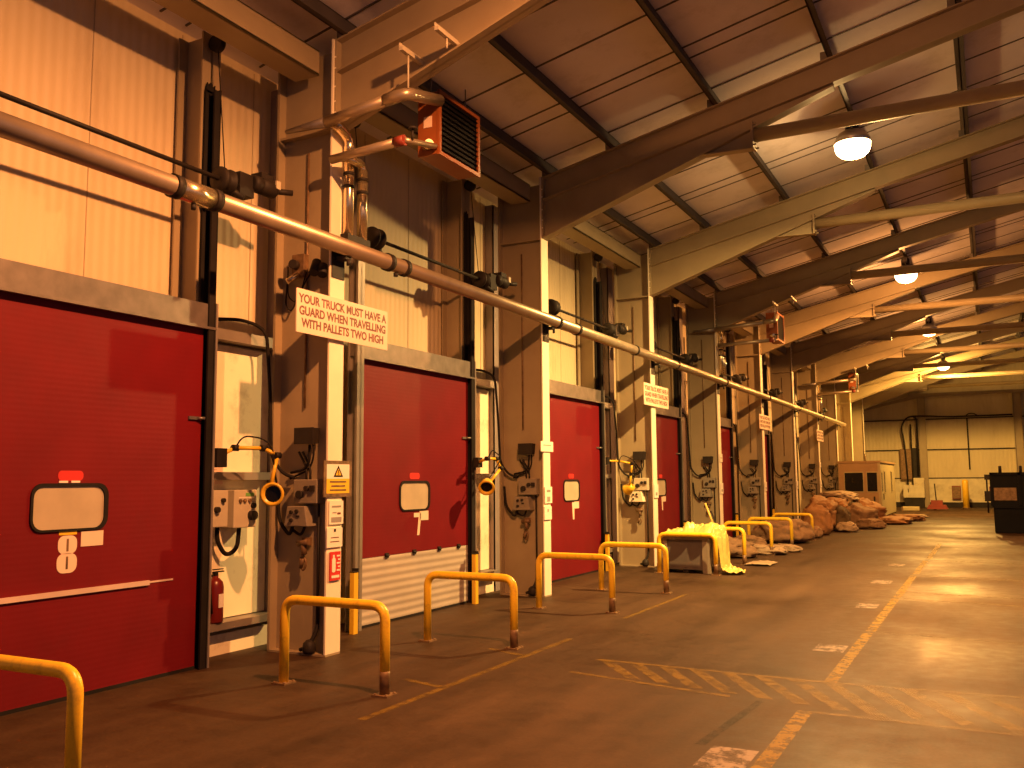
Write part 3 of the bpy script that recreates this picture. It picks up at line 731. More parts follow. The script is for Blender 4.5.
# ------------------------------------------------------------------ first wall panel: control boxes, dock light, extinguisher
t = thing('control_panel', 'pair of grey door control boxes on the panel beside the nearest door', 'control box', (-6.93, 0, 0))
obj('box', MB().box(0, 0.20, 6.58, 6.84, 1.26, 1.62), 'box', t, bevel=0.008); obj('box', MB().box(0, 0.20, 6.92, 7.24, 1.24, 1.62), 'box', t, bevel=0.008)
b2 = obj('button', MB().cyl((0.20, 6.68, 1.43), (0.235, 6.68, 1.43), 0.03).cyl((0.20, 6.76, 1.52), (0.23, 6.76, 1.52), 0.022).cyl((0.20, 7.16, 1.36), (0.25, 7.16, 1.36), 0.05).cyl((0.20, 7.18, 1.46), (0.23, 7.18, 1.46), 0.028), 'dark', t)
obj('indicator', MB().cyl((0.2, 7.0, 1.51), (0.22, 7.0, 1.51), 0.018).cyl((0.2, 7.06, 1.51), (0.22, 7.06, 1.51), 0.018).cyl((0.2, 7.13, 1.51), (0.22, 7.13, 1.51), 0.018), 'scuff', t)
obj('green_label', MB().box(0.2, 0.203, 7.08, 7.2, 1.555, 1.59), 'green', t); obj('white_strip', MB().box(0.2, 0.203, 6.98, 7.2, 1.535, 1.548), 'whitesign', t)
obj('hanging_cable', MB().tube([(0.1, 6.80, 1.26), (0.1, 6.80, 1.12), (0.1, 6.92, 0.96), (0.1, 7.08, 1.02), (0.1, 7.10, 1.24)], 0.022, bend=0.12), 'black', t)
t = thing('paper_notice', 'pale paper notice above the control boxes beside the nearest door', 'notice', (-6.925, 6.77, 1.80))
obj('board', MB().box(0, 0.012, -0.17, 0.17, -0.12, 0.12), 'sign', t); obj('printed_line', MB().box(0.012, 0.014, -0.09, 0.09, 0.02, 0.03).box(0.012, 0.014, -0.06, 0.08, -0.01, 0.0), 'strip', t)
t = thing('switch_box', 'black switch box on the guide rail beside the nearest door', 'switch box', (-6.5, 6.42, 1.93))
obj('box', MB().box(-0.08, 0.06, -0.03, 0.10, -0.09, 0.09), 'black', t, bevel=0.006)

def dock_light(lab, pts, head, d, group):
    t = thing('dock_light', lab, 'light', pts[0], group=group)
    o = Vector(pts[0]); L = lambda p: Vector(p) - o
    obj('wall_plate', MB().box(-0.05, 0.05, -0.06, 0.06, -0.07, 0.07), 'dark', t)
    for a, b in zip(pts[:-1], pts[1:]):
        obj('arm', MB().cyl(L(a), L(b), 0.020, seg=10), 'lamp_yellow', t)
    for p in pts[1:-1]: obj('joint', MB().cyl(L(p) - Vector((0, 0.035, 0)), L(p) + Vector((0, 0.035, 0)), 0.032, seg=12), 'dark', t)
    d = Vector(d).normalized(); a = d.orthogonal().normalized(); b = d.cross(a); hd = L(head)
    prof = [(0.02, -0.17), (0.06, -0.16), (0.085, -0.10), (0.105, -0.02), (0.115, 0.0), (0.115, 0.02), (0.09, 0.02), (0.07, -0.06)]
    rings = [[hd + d * h + r * (math.cos(w) * a + math.sin(w) * b) for w in [2 * math.pi * j / 20 for j in range(20)]] for r, h in prof]
    hh = obj('lamp_head', MB().ring_loft(rings, True), 'lamp_yellow', t)
    obj('lens', MB().cyl(hd - d * 0.03, hd - d * 0.02, 0.088, seg=20), 'glass', hh)
    obj('cable', MB().tube([L(pts[1]), L(pts[1]) + Vector((0.05, 0.05, 0.12)), L(pts[2]) + Vector((-0.02, 0.0, 0.10)), L(pts[2]) + Vector((0.06, 0.06, 0.02)), hd - d * 0.16], 0.008, bend=0.08), 'black', t)
    return t
g = 'yellow jointed dock lights'
dock_light('yellow jointed dock light folded over the control boxes, round head facing the camera', [(-6.62, 6.52, 1.93), (-6.50, 6.68, 2.03), (-6.36, 6.92, 2.03), (-6.27, 7.02, 1.96), (-6.27, 6.94, 1.66)], (-6.16, 6.84, 1.58), (0.42, -0.9, -0.05), g)
dock_light('yellow dock light swung across the right edge of the door marked 7', [(-6.45, 11.36, 1.95), (-6.22, 11.24, 2.0), (-6.22, 11.50, 2.0), (-6.20, 11.60, 1.87), (-6.22, 11.30, 1.66)], (-6.18, 11.14, 1.60), (0.35, -0.75, -0.45), g)
dock_light('yellow dock light folded upright beside the boxes of the third column', [(-6.50, 16.45, 2.05), (-6.36, 16.75, 2.05), (-6.14, 16.88, 2.0), (-6.16, 16.88, 1.80), (-6.20, 16.9, 1.58)], (-6.28, 17.0, 1.50), (-0.8, 0.45, -0.35), g)

t = thing('fire_extinguisher', 'red fire extinguisher on the rail beside the nearest door', 'fire extinguisher', (-6.80, 6.76, 0.335))
obj('cylinder', MB().lathe([(0.078, 0), (0.085, 0.015), (0.085, 0.34), (0.075, 0.39), (0.045, 0.425), (0.03, 0.43), (0.03, 0.45)], (0, 0, 0), 24), 'extinguisher', t)
obj('label', MB().box(0.082, 0.087, -0.03, 0.03, 0.15, 0.28), 'whitesign', t)
obj('valve_handle', MB().box(-0.02, 0.02, -0.02, 0.02, 0.45, 0.48).box(-0.012, 0.012, -0.03, 0.11, 0.48, 0.492).box(-0.012, 0.012, -0.03, 0.10, 0.505, 0.515), 'black', t)
obj('hose', MB().tube([(0, -0.02, 0.465), (0.03, -0.10, 0.45), (0.05, -0.105, 0.3), (0.06, -0.09, 0.1)], 0.011, bend=0.05), 'black', t)

# ------------------------------------------------------------------ unit heaters with their pipes
def he_case(mb): mb.box(-0.25, 0.0, 0, 0.84, 0, 0.68)
def he_rim(mb):
    mb.box(0.0, 0.03, -0.01, 0.85, -0.01, 0.03); mb.box(0.0, 0.03, -0.01, 0.85, 0.65, 0.69); mb.box(0.0, 0.03, -0.01, 0.03, 0.03, 0.65); mb.box(0.0, 0.03, 0.81, 0.85, 0.03, 0.65)
def he_louvre(mb):
    mb.box(0.0, 0.006, 0.03, 0.81, 0.03, 0.65)
    for i in range(11):
        mtx = Matrix.Translation((0.014, 0.42, 0.065 + i * 0.055)) @ Matrix.Rotation(0.6, 4, 'Y')
        mb.box(-0.018, 0.018, -0.385, 0.385, -0.002, 0.002, mtx)
def he_plate(mb): mb.box(-0.17, -0.07, -0.006, 0, 0.30, 0.42)
def he_collar(mb): mb.cyl((-0.14, 0.0, 0.10), (-0.04, -0.10, 0.08), 0.05, seg=14)
def he_rod(mb):
    for yy in (0.06, 0.78): mb.cyl((-0.12, yy, 0.68), (-0.12, yy, 1.02), 0.008, seg=6)
def he_arm(mb):
    mb.box(-0.14, -0.10, -0.75, 0.95, 0.98, 1.02); mb.box(-0.14, -0.10, -0.55, 0.78, 0.94, 0.98)
    mb.tube([(-0.14, -0.7, 1.02), (-0.3, -0.7, 1.0), (-0.05, -0.6, 1.3)], 0.02)
for k, hy, lab in ((1, 7.85, 'orange unit heater hung from the roof at the top left'), (4, 22.75, 'dark orange unit heater hung beyond the fourth column'), (7, 37.7, 'farthest small orange unit heater near the back wall')):
    c = colY[k]
    X_ = -4.92 if k == 1 else -4.45
    t = thing('unit_heater', lab, 'heater', (X_, hy, 5.09), group='orange unit heaters')
    part('hec', 'casing', he_case, 'orange', t, bevel=0.01); part('her', 'front_rim', he_rim, 'orange', t); part('hel', 'louvre_grille', he_louvre, 'louvre', t)
    part('hep', 'rating_plate', he_plate, 'sign', t); part('heo', 'collar', he_collar, 'shiny', t); part('hed', 'hanger_rod', he_rod, 'galv', t)
    for xx, ya, yb, zz, rl in ((0.12, -0.86, -0.42, 0.73, 0.33), (0.56, -0.92, -0.42, 0.80, 0.10)):
        obj('hanger_channel', MB().box(xx - 0.022, xx + 0.022, ya, yb, zz, zz + 0.035).box(xx - 0.022, xx - 0.012, ya, yb, zz + 0.035, zz + 0.08), 'box', t)
        obj('hanger_rod', MB().cyl((xx, -0.73, zz), (xx, -0.73, zz - rl), 0.010, seg=6), 'box', t)
    t = thing('heater_pipes', 'clad supply and return pipes feeding the ' + ('nearest' if k == 1 else 'middle' if k == 4 else 'farthest') + ' unit heater', 'pipe', (0, c, 0), group='heater pipes')
    q = hy - c                                                   # heater front, seen from the frame
    obj('flow_pipe', MB().cyl((-5.80, -0.24, 5.34), (X_ - 0.14, -0.24, 5.42), 0.055, seg=14).tube([(X_ - 0.15, -0.24, 5.42), (X_ + 0.10, -0.24, 5.44), (X_ + 0.02, q, 5.66)], 0.062, bend=0.1), 'pipe', t)
    obj('tapered_stub', MB().cyl((-6.34, -0.22, 5.34), (-5.80, -0.24, 5.34), 0.022, 0.055, seg=14), 'galv', t)
    obj('return_pipe', MB().cyl((-5.74, -0.22, 4.94), (X_ - 0.02, -0.22, 4.98), 0.045, seg=14).tube([(X_ + 0.06, -0.22, 4.985), (X_ + 0.10, -0.1, 5.0), (X_ - 0.02, q, 5.17)], 0.03, bend=0.05), 'pipe', t)
    obj('valve', MB().cyl((X_ - 0.04, -0.22, 4.98), (X_ + 0.07, -0.22, 4.985), 0.053, seg=12), 'rust', t)
    obj('valve_wheel', MB().cyl((X_ + 0.12, -0.16, 5.0), (X_ + 0.12, -0.16, 5.10), 0.012).cyl((X_ + 0.12, -0.16, 5.10), (X_ + 0.12, -0.16, 5.12), 0.05), 'dark', t)
    obj('riser_pipe', MB().cyl((-5.74, 0.07, 4.22), (-5.74, 0.07, 5.12), 0.053, seg=16).tube([(-5.74, 0.07, 5.10), (-5.74, 0.07, 5.24), (-5.73, -0.06, 5.30), (-5.72, -0.20, 5.33)], 0.056, bend=0.1), 'shiny', t)['label'] = 'bright clad vertical riser'
    obj('riser_pipe', MB().cyl((-5.74, 0.30, 4.22), (-5.74, 0.30, 4.98), 0.055, seg=16).tube([(-5.74, 0.30, 4.96), (-5.74, 0.28, 5.04), (-5.66, 0.1, 5.0), (-5.62, -0.18, 4.95)], 0.045, bend=0.06), 'shiny', t)
    mb = MB()
    for z in (4.72, 4.86): mb.cyl((-5.74, 0.07, z), (-5.74, 0.07, z + 0.03), 0.060, seg=16); mb.cyl((-5.74, 0.30, z), (-5.74, 0.30, z + 0.03), 0.062, seg=16)
    obj('pipe_band', mb, 'dark', t)
    obj('elbow_valve', MB().box(-5.79, -5.69, 0.0, 0.38, 4.16, 4.23), 'dark', t)

# sensor lamps / small gear on the nearest column under the pipe
t = thing('junction_gear', 'tangle of small dark boxes and wires below the pipe on the nearest column', 'junction box', (-6.15, A - 0.03, 3.95))
obj('box', MB().box(-0.18, -0.02, -0.08, 0, -0.14, 0.10), 'scuff', t, bevel=0.006)
[obj('gland', MB().cyl(p_, q_, 0.048), 'dark', t) for p_, q_ in (((-0.12, -0.08, -0.02), (-0.10, -0.16, -0.02)), ((0.12, -0.04, 0.0), (0.16, -0.14, -0.14)), ((0.2, -0.04, -0.05), (0.24, -0.10, -0.16)))]
obj('lamp_cap', MB().cyl((-0.08, -0.08, -0.12), (-0.16, -0.17, -0.2), 0.03), 'shiny', t)
obj('wire', MB().tube([(-0.3, 0, -0.1), (-0.28, -0.05, -0.42), (-0.2, -0.05, -0.50), (-0.02, -0.06, -0.2), (0.14, -0.04, 0)], 0.008, bend=0.15).tube([(-0.3, 0, 0.0), (-0.25, -0.05, -0.34), (-0.12, -0.05, -0.42), (0.0, -0.06, -0.1)], 0.006, bend=0.12), 'black', t)

# ------------------------------------------------------------------ lamps
def lamp_housing(mb): mb.lathe([(0.05, 0.40), (0.09, 0.39), (0.10, 0.36), (0.10, 0.22), (0.085, 0.20)], (0, 0, 0), 20)
def lamp_bell(mb): mb.lathe([(0.086, 0.205), (0.14, 0.19), (0.20, 0.15), (0.245, 0.08), (0.27, 0.0), (0.282, 0.0), (0.256, 0.085), (0.21, 0.16), (0.14, 0.205), (0.086, 0.215)], (0, 0, 0), 28)
def lamp_glass(mb): mb.lathe([(0.268, 0.005), (0.265, -0.06), (0.24, -0.13), (0.18, -0.19), (0.09, -0.22), (0.02, -0.225)], (0, 0, 0), 28)
ll = ['just out of the picture above the nearest doors', 'nearest in view, largest glow under the roof', 'second in view, between the fourth and fifth frames', 'third in view from the camera', 'farthest in view, near the back wall']
for i, (x, y, z, w, c, gl, soft, bare) in enumerate(LAMPS):
    t = thing('high_bay_lamp', 'glowing sodium high bay lamp, ' + ll[i], 'lamp', (x, y, z), group='sodium high bay lamps')
    part('lho', 'housing', lamp_housing, 'dark', t); part('lbe', 'reflector', lamp_bell, 'alu', t)
    mb = MB(); lamp_glass(mb)
    obj('lens', mb, glow('sodium_glass_%d' % i, (1.0, 0.62, 0.28), gl), t)
    pz = zt(x) - z
    obj('hook', MB().cyl((0, 0, 0.39), (0, 0, pz), 0.012, seg=6).box(-0.09, 0.05, -0.06, 0.06, pz - 0.03, pz), 'dark', t)
    obj('supply_box', MB().box(-0.05, 0.05, -0.28, -0.1, pz - 0.14, pz - 0.02).tube([(0, -0.2, pz - 0.14), (0.03, -0.2, pz - 0.25), (0, -0.09, 0.33)], 0.008, bend=0.05), 'galv', t)
    ld = bpy.data.lights.new('sodium_light', 'SPOT'); ld.energy = w; ld.color = c; ld.shadow_soft_size = 0.07; ld.spot_size = math.pi; ld.spot_blend = soft
    lo = bpy.data.objects.new('sodium_light', ld); COL.objects.link(lo); lo.parent = t; lo.location = (0, 0, -0.31)
    ld = bpy.data.lights.new('bulb_light', 'POINT'); ld.energy = bare; ld.color = c; ld.shadow_soft_size = 0.07
    lo = bpy.data.objects.new('bulb_light', ld); COL.objects.link(lo); lo.parent = t; lo.location = (0, 0, -0.31)

# ------------------------------------------------------------------ crate with the yellow sheet
t = thing('crate', 'dark grey plastic crate half covered by a yellow sheet', 'crate', (-5.42, 16.42, 0))
mb = MB()
mb.box(0.0, 0.86, 0.0, 0.62, 0.06, 0.10); mb.box(0.0, 0.03, 0, 0.62, 0.06, 0.64); mb.box(0.83, 0.86, 0, 0.62, 0.06, 0.64); mb.box(0.03, 0.83, 0.0, 0.03, 0.10, 0.64); mb.box(0.03, 0.83, 0.59, 0.62, 0.10, 0.64)
obj('body', mb, 'crate', t, bevel=0.006)
for a in (0.0, 0.76): obj('corner_post', MB().box(a, a + 0.10, -0.03, 0.0, 0.0, 0.64), 'boxdark', t)
for a in (0.0, 0.52): obj('corner_post', MB().box(0.86, 0.89, a, a + 0.10, 0, 0.64), 'boxdark', t)
obj('top_rim', MB().box(-0.02, 0.89, -0.04, 0.0, 0.60, 0.66).box(-0.02, 0.89, 0.62, 0.65, 0.60, 0.66).box(0.86, 0.90, -0.04, 0.65, 0.64, 0.66), 'boxdark', t)
obj('foot', MB().box(0.02, 0.12, 0.02, 0.6, 0, 0.06).box(0.4, 0.48, 0.02, 0.6, 0, 0.06).box(0.74, 0.84, 0.02, 0.6, 0, 0.06), 'dark', t)

def cloth(name, prof, y0, y1, ny, amp, seed, m_, thick=0.012, spread=None):
    """a sheet: outline prof [(x,z)] swept in y, crumpled by noise"""
    pts = []
    for i in range(len(prof) - 1):
        for q in range(8):
            f = q / 8; pts.append((prof[i][0] * (1 - f) + prof[i + 1][0] * f, prof[i][1] * (1 - f) + prof[i + 1][1] * f, (i + f) / (len(prof) - 1)))
    pts.append((prof[-1][0], prof[-1][1], 1.0))
    bm = bmesh.new(); grid = []
    for (x, z, s_) in pts:
        row = []
        for j in range(ny + 1):
            v = j / ny; w = spread(s_) if spread else (0, 1)
            yy = y0 + (y1 - y0) * (w[0] + (w[1] - w[0]) * v)
            nz = noise.noise(Vector((x * 7 + seed, yy * 7, z * 5))) + 0.8 * noise.noise(Vector((x * 19, yy * 19 + seed, z * 13)))
            e = Vector((noise.noise(Vector((x * 6, yy * 6, seed + 9))) * amp * 0.6, noise.noise(Vector((s_ * 6, seed, v * 3))) * amp * 0.8, abs(nz) * amp))
            p = Vector((x, yy, z)) + e
            if z > 0.6:
                ed = min(1.0, 0.12 + 5 * min(v, 1 - v)); p.z = 0.67 + (p.z - 0.67) * ed
            p.z = max(p.z, 0.008)
            row.append(bm.verts.new(p))
        grid.append(row)
    for i in range(len(grid) - 1):
        for j in range(ny):
            f = bm.faces.new((grid[i][j], grid[i + 1][j], grid[i + 1][j + 1], grid[i][j + 1])); f.smooth = True
    me = bpy.data.meshes.new(name); bm.to_mesh(me); bm.free()
    o = obj(name, me, m_)
    so = o.modifiers.new('thickness', 'SOLIDIFY'); so.thickness = thick; so.offset = 1
    ss = o.modifiers.new('smooth', 'SUBSURF'); ss.levels = 1; ss.render_levels = 1
    return o
o = cloth('plastic_sheet', [(-5.36, 0.69), (-5.18, 0.71), (-5.08, 0.70), (-4.98, 0.80), (-4.84, 0.80), (-4.70, 0.79), (-4.56, 0.82), (-4.42, 0.77), (-4.36, 0.60), (-4.34, 0.34), (-4.30, 0.08), (-4.20, 0.02), (-3.98, 0.012)], 16.30, 17.05, 22, 0.13, 3.1, 'sheet',
          spread=lambda s_: (0.0 + 0.06 * abs(math.sin(s_ * 14)) + 0.12 * max(0, s_ - 0.55), 1 - 0.5 * max(0, s_ - 0.5)))
tag(o, 'bright yellow crumpled plastic sheet draped over the grey crate and onto the floor', 'plastic sheet')
t = thing('broom', 'wooden pole with dark tip leaning out of the yellow sheet on the crate', 'pole', (-4.55, 16.95, 0.72))
obj('pole', MB().cyl((0.0, 0, 0.0), (-0.20, 0.05, 0.52), 0.018, seg=10), 'wood', t); obj('grip', MB().cyl((0.06, 0.02, -0.02), (-0.10, 0.07, 0.38), 0.014, seg=10), 'black', t)
t = thing('floor_rag', 'pale rag lying flat by the hoop beyond the yellow sheet', 'rag', (-4.15, 18.5, 0))
o2 = cloth('cloth', [(-0.2, 0.01), (-0.05, 0.03), (0.1, 0.03), (0.3, 0.01)], -0.3, 0.5, 8, 0.03, 8, 'sack_pale'); o2.parent = t

# ------------------------------------------------------------------ sacks
def sack(lab, x, y, sx, sy_, sz, rot, seed, m_, z=0.0, droop=0.0, name='sack', tilt=0.0, lump=0.22):
    bm = bmesh.new(); bmesh.ops.create_icosphere(bm, subdivisions=4, radius=1.0)
    R_ = Matrix.Rotation(rot, 3, 'Z') @ Matrix.Rotation(tilt, 3, 'Y')
    for v in bm.verts:
        d = v.co.normalized()
        q = Vector([math.copysign(abs(c) ** 0.75, c) for c in d])
        n1 = noise.noise(d * 1.6 + Vector((seed, 0, 0))); n2 = noise.noise(d * 4.0 + Vector((0, seed, 0))); n3 = abs(noise.noise(Vector((d.x * 2.5 + seed, d.y * 3.5 + n1 * 2, d.z * 2.5)))) * 1.6 + 0.5 * abs(noise.noise(Vector((d.x * 7, d.y * 7 + seed, d.z * 7))))
        r = 1 + lump * n1 + lump * 0.5 * n2 + 0.10 - 0.24 * min(n3, 0.5)*1.0
        fold = abs(noise.noise(Vector((d.x * 1.5 + d.z * 3.0, d.y * 5.0 + seed * 2, d.z * 1.2)))) + 0.5 * abs(noise.noise(Vector((d.x * 6 + seed, d.y * 3, d.z * 6))))
        r -= 0.20 * max(0.0, 0.30 - fold) / 0.30 * (0.4 + 0.6 * max(0, d.z + 0.4))
        sag = 1 + 0.24 * max(0.0, 0.15 - d.z)
        p = Vector((q.x * sx * r * sag, q.y * sy_ * r * sag, q.z * sz * r))
        p.z -= droop * (p.x / sx) ** 2
        p = R_ @ p
        p.z += sz * 0.92
        if z == 0 or p.z + z < 0: p.z = max(p.z, 0.01 + 0.0 * n1 - z)
        v.co = p
    for f in bm.faces: f.smooth = True
    me = bpy.data.meshes.new(name); bm.to_mesh(me); bm.free()
    o = obj(name, me, m_, loc=(x, y, z))
    return tag(o, lab, 'sack', 'sacks heaped along the wall')

sack('low tan sack behind the hoops just beyond the crate', -5.30, 20.1, 0.68, 0.55, 0.21, 0.3, 1.0, 'sack')
sack('flat pale sack in front of the low tan sack, edge on the aisle', -4.75, 21.3, 0.60, 0.42, 0.11, -0.3, 2.0, 'sack_pale')
sack('thin folded sack behind the flat pale one', -5.32, 22.6, 0.40, 0.45, 0.16, 0.8, 3.0, 'sack')
sack('pale limp sack end poking past the hoop leg', -4.35, 22.2, 0.42, 0.22, 0.08, -0.6, 4.0, 'sack_pale')
sack('round tan sack under the second hoop from the far end', -4.95, 25.2, 0.62, 0.75, 0.32, -0.2, 5.0, 'sack')
sack('dark sack behind the round tan sack by the wall', -5.38, 26.9, 0.34, 0.50, 0.34, 0.2, 6.0, 'sack_dark')
sack('tall upright orange sack right of the farthest hoop', -4.70, 29.0, 0.40, 0.40, 0.44, 0.1, 7.0, 'sack_orange', lump=0.14)
sack('little rolled sack at the foot of the tall orange sack', -4.55, 27.4, 0.24, 0.26, 0.17, 0.1, 8.0, 'sack')
sack('large orange brown sack bulging over the top of the pile', -4.98, 31.8, 0.50, 1.60, 0.55, 0.10, 9.0, 'sack_orange', lump=0.30, tilt=0.18)
sack('dark olive sack slumped in the middle of the pile', -4.42, 31.7, 0.30, 0.58, 0.40, 0.3, 10.0, 'sack_dark')
sack('pale crumpled sack at the foot of the dark olive sack', -4.10, 30.8, 0.30, 0.36, 0.16, 0.4, 11.0, 'sack_pale')
sack('long tan sack sliding down the aisle side of the pile', -3.98, 33.6, 0.52, 0.58, 0.38, -0.5, 12.0, 'sack', tilt=0.35, lump=0.3)
sack('tan sack flopped at the right foot of the pile', -3.62, 32.9, 0.40, 0.42, 0.17, -0.4, 13.0, 'sack')
sack('broad orange sack high on the back of the pile', -5.15, 35.2, 0.62, 1.25, 0.52, 0.05, 14.0, 'sack_orange', lump=0.3)
sack('flattened orange sack draped over the top of the broad sack', -5.10, 36.2, 0.62, 1.1, 0.11, -0.1, 15.0, 'sack_pale', z=1.0, droop=0.10)
sack('dark sack wedged between the tan and broad orange sacks', -4.35, 35.1, 0.30, 0.55, 0.44, 0.2, 16.0, 'sack_dark')
sack('orange sack sloping down toward the cabin', -4.20, 36.9, 0.55, 0.85, 0.45, -0.3, 17.0, 'sack_orange', tilt=0.4, lump=0.3)
sack('tan sack at the cabin end of the pile', -4.75, 39.4, 0.55, 0.9, 0.42, 0.1, 18.0, 'sack')
sack('wide flat orange sack on the floor in front of the cabin corner', -3.25, 36.9, 0.62, 1.1, 0.13, 0.1, 19.0, 'sack_orange')
sack('flat orange sack behind the wide flat one', -3.0, 39.4, 0.55, 0.8, 0.13, 0.3, 20.0, 'sack_orange')
sack('small pale sack scrap out on the floor beyond the flat ones', -2.75, 42.5, 0.32, 0.30, 0.07, 0.2, 21.0, 'sack_pale')

# ------------------------------------------------------------------ cabin
t = thing('cabin', 'orange brown site cabin with dark windows by the far left wall', 'cabin', (-5.75, 41.55, 0))
CW, CD, CH = 1.66, 6.8, 2.40
mb = MB().box(0, CW - 0.08, 0, 0.08, 0.05, CH - 0.08).box(0, 0.08, 0.08, CD, 0.05, CH - 0.08).box(0.08, CW - 0.08, CD - 0.08, CD, 0.05, CH - 0.08)
obj('front_wall', mb, 'cabin', t)
obj('side_wall', MB().box(CW - 0.08, CW, 0, CD, 0.05, CH - 0.08), 'cabin_side', t)['label'] = 'cream side wall of the cabin'
obj('roof', MB().box(-0.04, CW + 0.04, -0.04, CD + 0.04, CH - 0.08, CH), 'cabin', t)
for a, b in ((0.22, 1.01), (1.12, 1.57)):
    w_ = obj('window', MB().box(a, b, -0.015, 0.0, 1.07, 1.94), 'cabin_side', t); obj('pane', MB().box(a + 0.03, b - 0.03, -0.022, -0.015, 1.11, 1.90), 'glass', w_)
for a in (1.5, 4.6):
    w_ = obj('window', MB().box(CW, CW + 0.015, a, a + 0.6, 1.0, 2.0), 'cabin_side', t); obj('pane', MB().box(CW + 0.015, CW + 0.02, a + 0.06, a + 0.54, 1.05, 1.95), 'glass', w_)
d_ = obj('door', MB().box(CW, CW + 0.02, 0.25, 0.95, 0.08, 2.0), 'cabin_side', t); obj('pane', MB().box(CW + 0.02, CW + 0.026, 0.4, 0.8, 1.1, 1.9), 'glass', d_); obj('handle', MB().box(CW + 0.02, CW + 0.05, 0.86, 0.91, 0.75, 1.0), 'dark', d_)
obj('corner_trim', MB().box(CW - 0.02, CW + 0.025, -0.03, 0.03, 0, CH), 'cabin_side', t)
obj('downpipe', MB().cyl((CW - 0.25, -0.04, 0), (CW - 0.25, -0.04, 0.9), 0.03), 'dark', t)
obj('skid', MB().box(0, CW, 0.1, 0.3, 0, 0.05).box(0, CW, CD - 0.3, CD - 0.1, 0, 0.05), 'dark', t)
obj('aerial', MB().cyl((1.08, 0.3, CH), (1.08, 0.3, CH + 0.3), 0.025), 'cabin_side', t)

# ------------------------------------------------------------------ far wall furniture
t = thing('cable_riser', 'dark arching cable bundle climbing the back wall left of the post', 'cables', (0, 56.83, 0))
mb = MB()
mb.tube([(-4.1, 0, 0.9), (-4.2, 0, 3.6), (-4.35, 0, 4.6), (-4.0, 0, 5.15), (-3.2, 0, 5.15), (-1.9, 0, 5.05), (1.3, 0, 5.06)], 0.045, bend=0.5)
obj('cable', mb, 'dark', t)
obj('cable', MB().tube([(-3.85, 0.05, 0.9), (-3.85, 0.05, 4.7)], 0.04), 'dark', t)
obj('cable', MB().tube([(-3.55, -0.05, 1.8), (-3.5, -0.05, 5.0), (-3.7, 0, 5.15)], 0.05, bend=0.2), 'dark', t)
obj('hook_loop', MB().tube([(-1.0, 0, 5.05), (-0.85, 0, 5.2), (-0.6, 0, 5.2), (-0.4, 0, 5.07)], 0.03, bend=0.1), 'dark', t)
t = thing('switch_cabinet', 'dark upright switch cabinet on the back wall below the cables', 'cabinet', (-4.48, 56.9, 1.55))
obj('body', MB().box(0, 0.6, 0, 0.3, 0, 1.75), 'scuff', t, bevel=0.02); obj('body', MB().box(0.62, 0.98, 0.05, 0.3, 0.1, 1.8), 'dark', t, bevel=0.02); obj('door', MB().box(0.05, 0.55, -0.02, 0.0, 0.05, 1.7), 'scuff', t)
t = thing('white_cabinet', 'cream machine cabinet on a dark base against the back wall', 'cabinet', (-4.35, 56.2, 0))
obj('base', MB().box(0.05, 1.05, 0.05, 0.7, 0.0, 0.55), 'dark', t); obj('body', MB().box(0, 1.1, 0, 0.75, 0.55, 1.25), 'dado', t, bevel=0.02); obj('upper_box', MB().box(0.55, 1.1, 0.1, 0.75, 1.25, 1.65), 'dado', t, bevel=0.02)
obj('handle', MB().box(0.25, 0.29, -0.03, 0, 0.85, 1.05), 'dark', t)
t = thing('bollard', 'yellow round bollard before the back wall', 'bollard', (-1.18, 55.2, 0))
obj('tube', MB().lathe([(0.16, 0), (0.16, 1.45), (0.13, 1.52), (0.05, 1.55)], (0, 0, 0), 20), 'lamp_yellow', t); obj('base_band', MB().cyl((0, 0, 0), (0, 0, 0.05), 0.2, seg=20), 'scuff', t)
t = thing('wall_box', 'dark box on the dado behind the yellow bollard', 'box', (-1.9, 57.0, 0.45)); obj('box', MB().box(0, 0.45, 0, 0.2, 0, 0.75), 'rust', t, bevel=0.02); obj('lid', MB().box(0.03, 0.42, -0.03, 0, 0.05, 0.7), 'scuff', t)
t = thing('hanging_tool', 'slim dark tool hanging on the back wall right of the bollard', 'tool', (0.05, 57.13, 0.55)); obj('handle', MB().cyl((0, 0, 0.6), (0.03, 0, 1.0), 0.05), 'dark', t); obj('blade', MB().box(-0.09, 0.1, -0.03, 0.03, 0.0, 0.6), 'rust', t)
t = thing('pallet_truck', 'low red pallet truck with upright handle on the floor by the back wall', 'pallet truck', (-2.95, 52.0, 0))
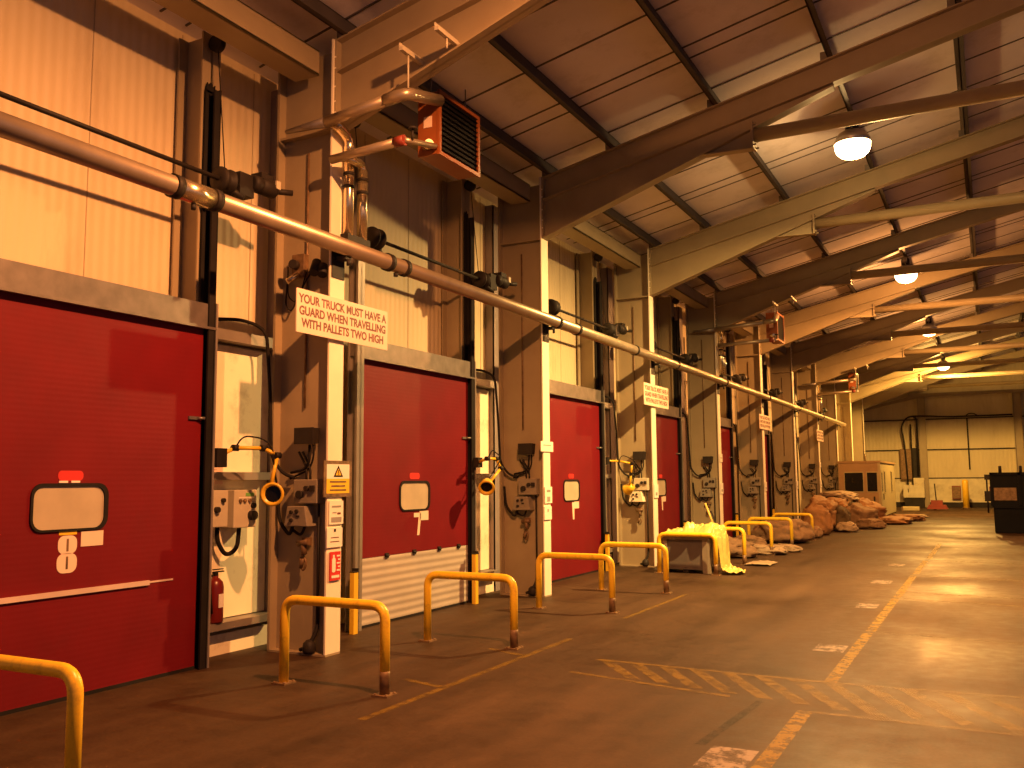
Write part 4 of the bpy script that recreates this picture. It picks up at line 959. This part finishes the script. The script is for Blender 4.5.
obj('fork', MB().prism([(0, 0.05), (1.0, 0.05), (0.9, 0.26), (0.1, 0.26)], 'Y', 0, 0.25), 'rust', t); obj('fork', MB().prism([(0, 0.05), (1.0, 0.05), (0.9, 0.26), (0.1, 0.26)], 'Y', 0.5, 0.75), 'rust', t); obj('body', MB().box(0.2, 0.75, 0.2, 0.55, 0.1, 0.5), 'rust', t)
obj('handle', MB().tube([(0.45, 0.4, 0.5), (0.4, 0.5, 1.35)], 0.03), 'dark', t); obj('wheel', MB().cyl((0.3, 0.3, 0.08), (0.45, 0.3, 0.08), 0.08), 'black', t)
t = thing('bumper_block', 'white block lying on the floor left of the red pallet truck', 'block', (-4.0, 50.5, 0)); obj('block', MB().box(0, 0.8, 0, 0.4, 0, 0.22), 'cabin_side', t, bevel=0.04); obj('end_cap', MB().box(-0.03, 0.06, -0.02, 0.42, 0, 0.2), 'scuff', t)

# compactor at the right edge
t = thing('compactor', 'black waste compactor standing at the right edge', 'compactor', (0.0, 31.5, 0))
mb = MB().prism([(0.07, 0.0), (2.1, 0.0), (2.1, 1.82), (0.0, 1.82), (0.0, 0.85), (0.07, 0.75)], 'Y', 0, 3.2)
obj('body', mb, 'navy', t, bevel=0.02)
mb = MB()
for a in (0.0, 0.75, 1.4): mb.box(a, a + 0.08, -0.05, 0.0, 0.8, 1.82)
mb.box(0, 2.1, -0.05, 0, 1.74, 1.82); mb.box(0.07, 2.1, -0.05, 0, 0.75, 0.83)
obj('rib', mb, 'navy', t)
obj('side_panel', MB().box(0.10, 0.70, -0.03, 0.0, 0.98, 1.36), 'scuff', t)['label'] = 'paler panel on the dark end'
obj('lug', MB().box(-0.14, 0.0, 0.0, 0.12, 1.60, 1.76).box(-0.16, 0.0, 0.0, 0.14, 0.95, 1.26).cyl((-0.08, 0.05, 0.6), (-0.08, 0.05, 1.7), 0.025), 'dark', t)
[obj('top_stub', MB().cyl((q, 0.5, 1.82), (q, 0.5, 2.02), 0.045), 'dark', t) for q in (0.3, 0.85)]
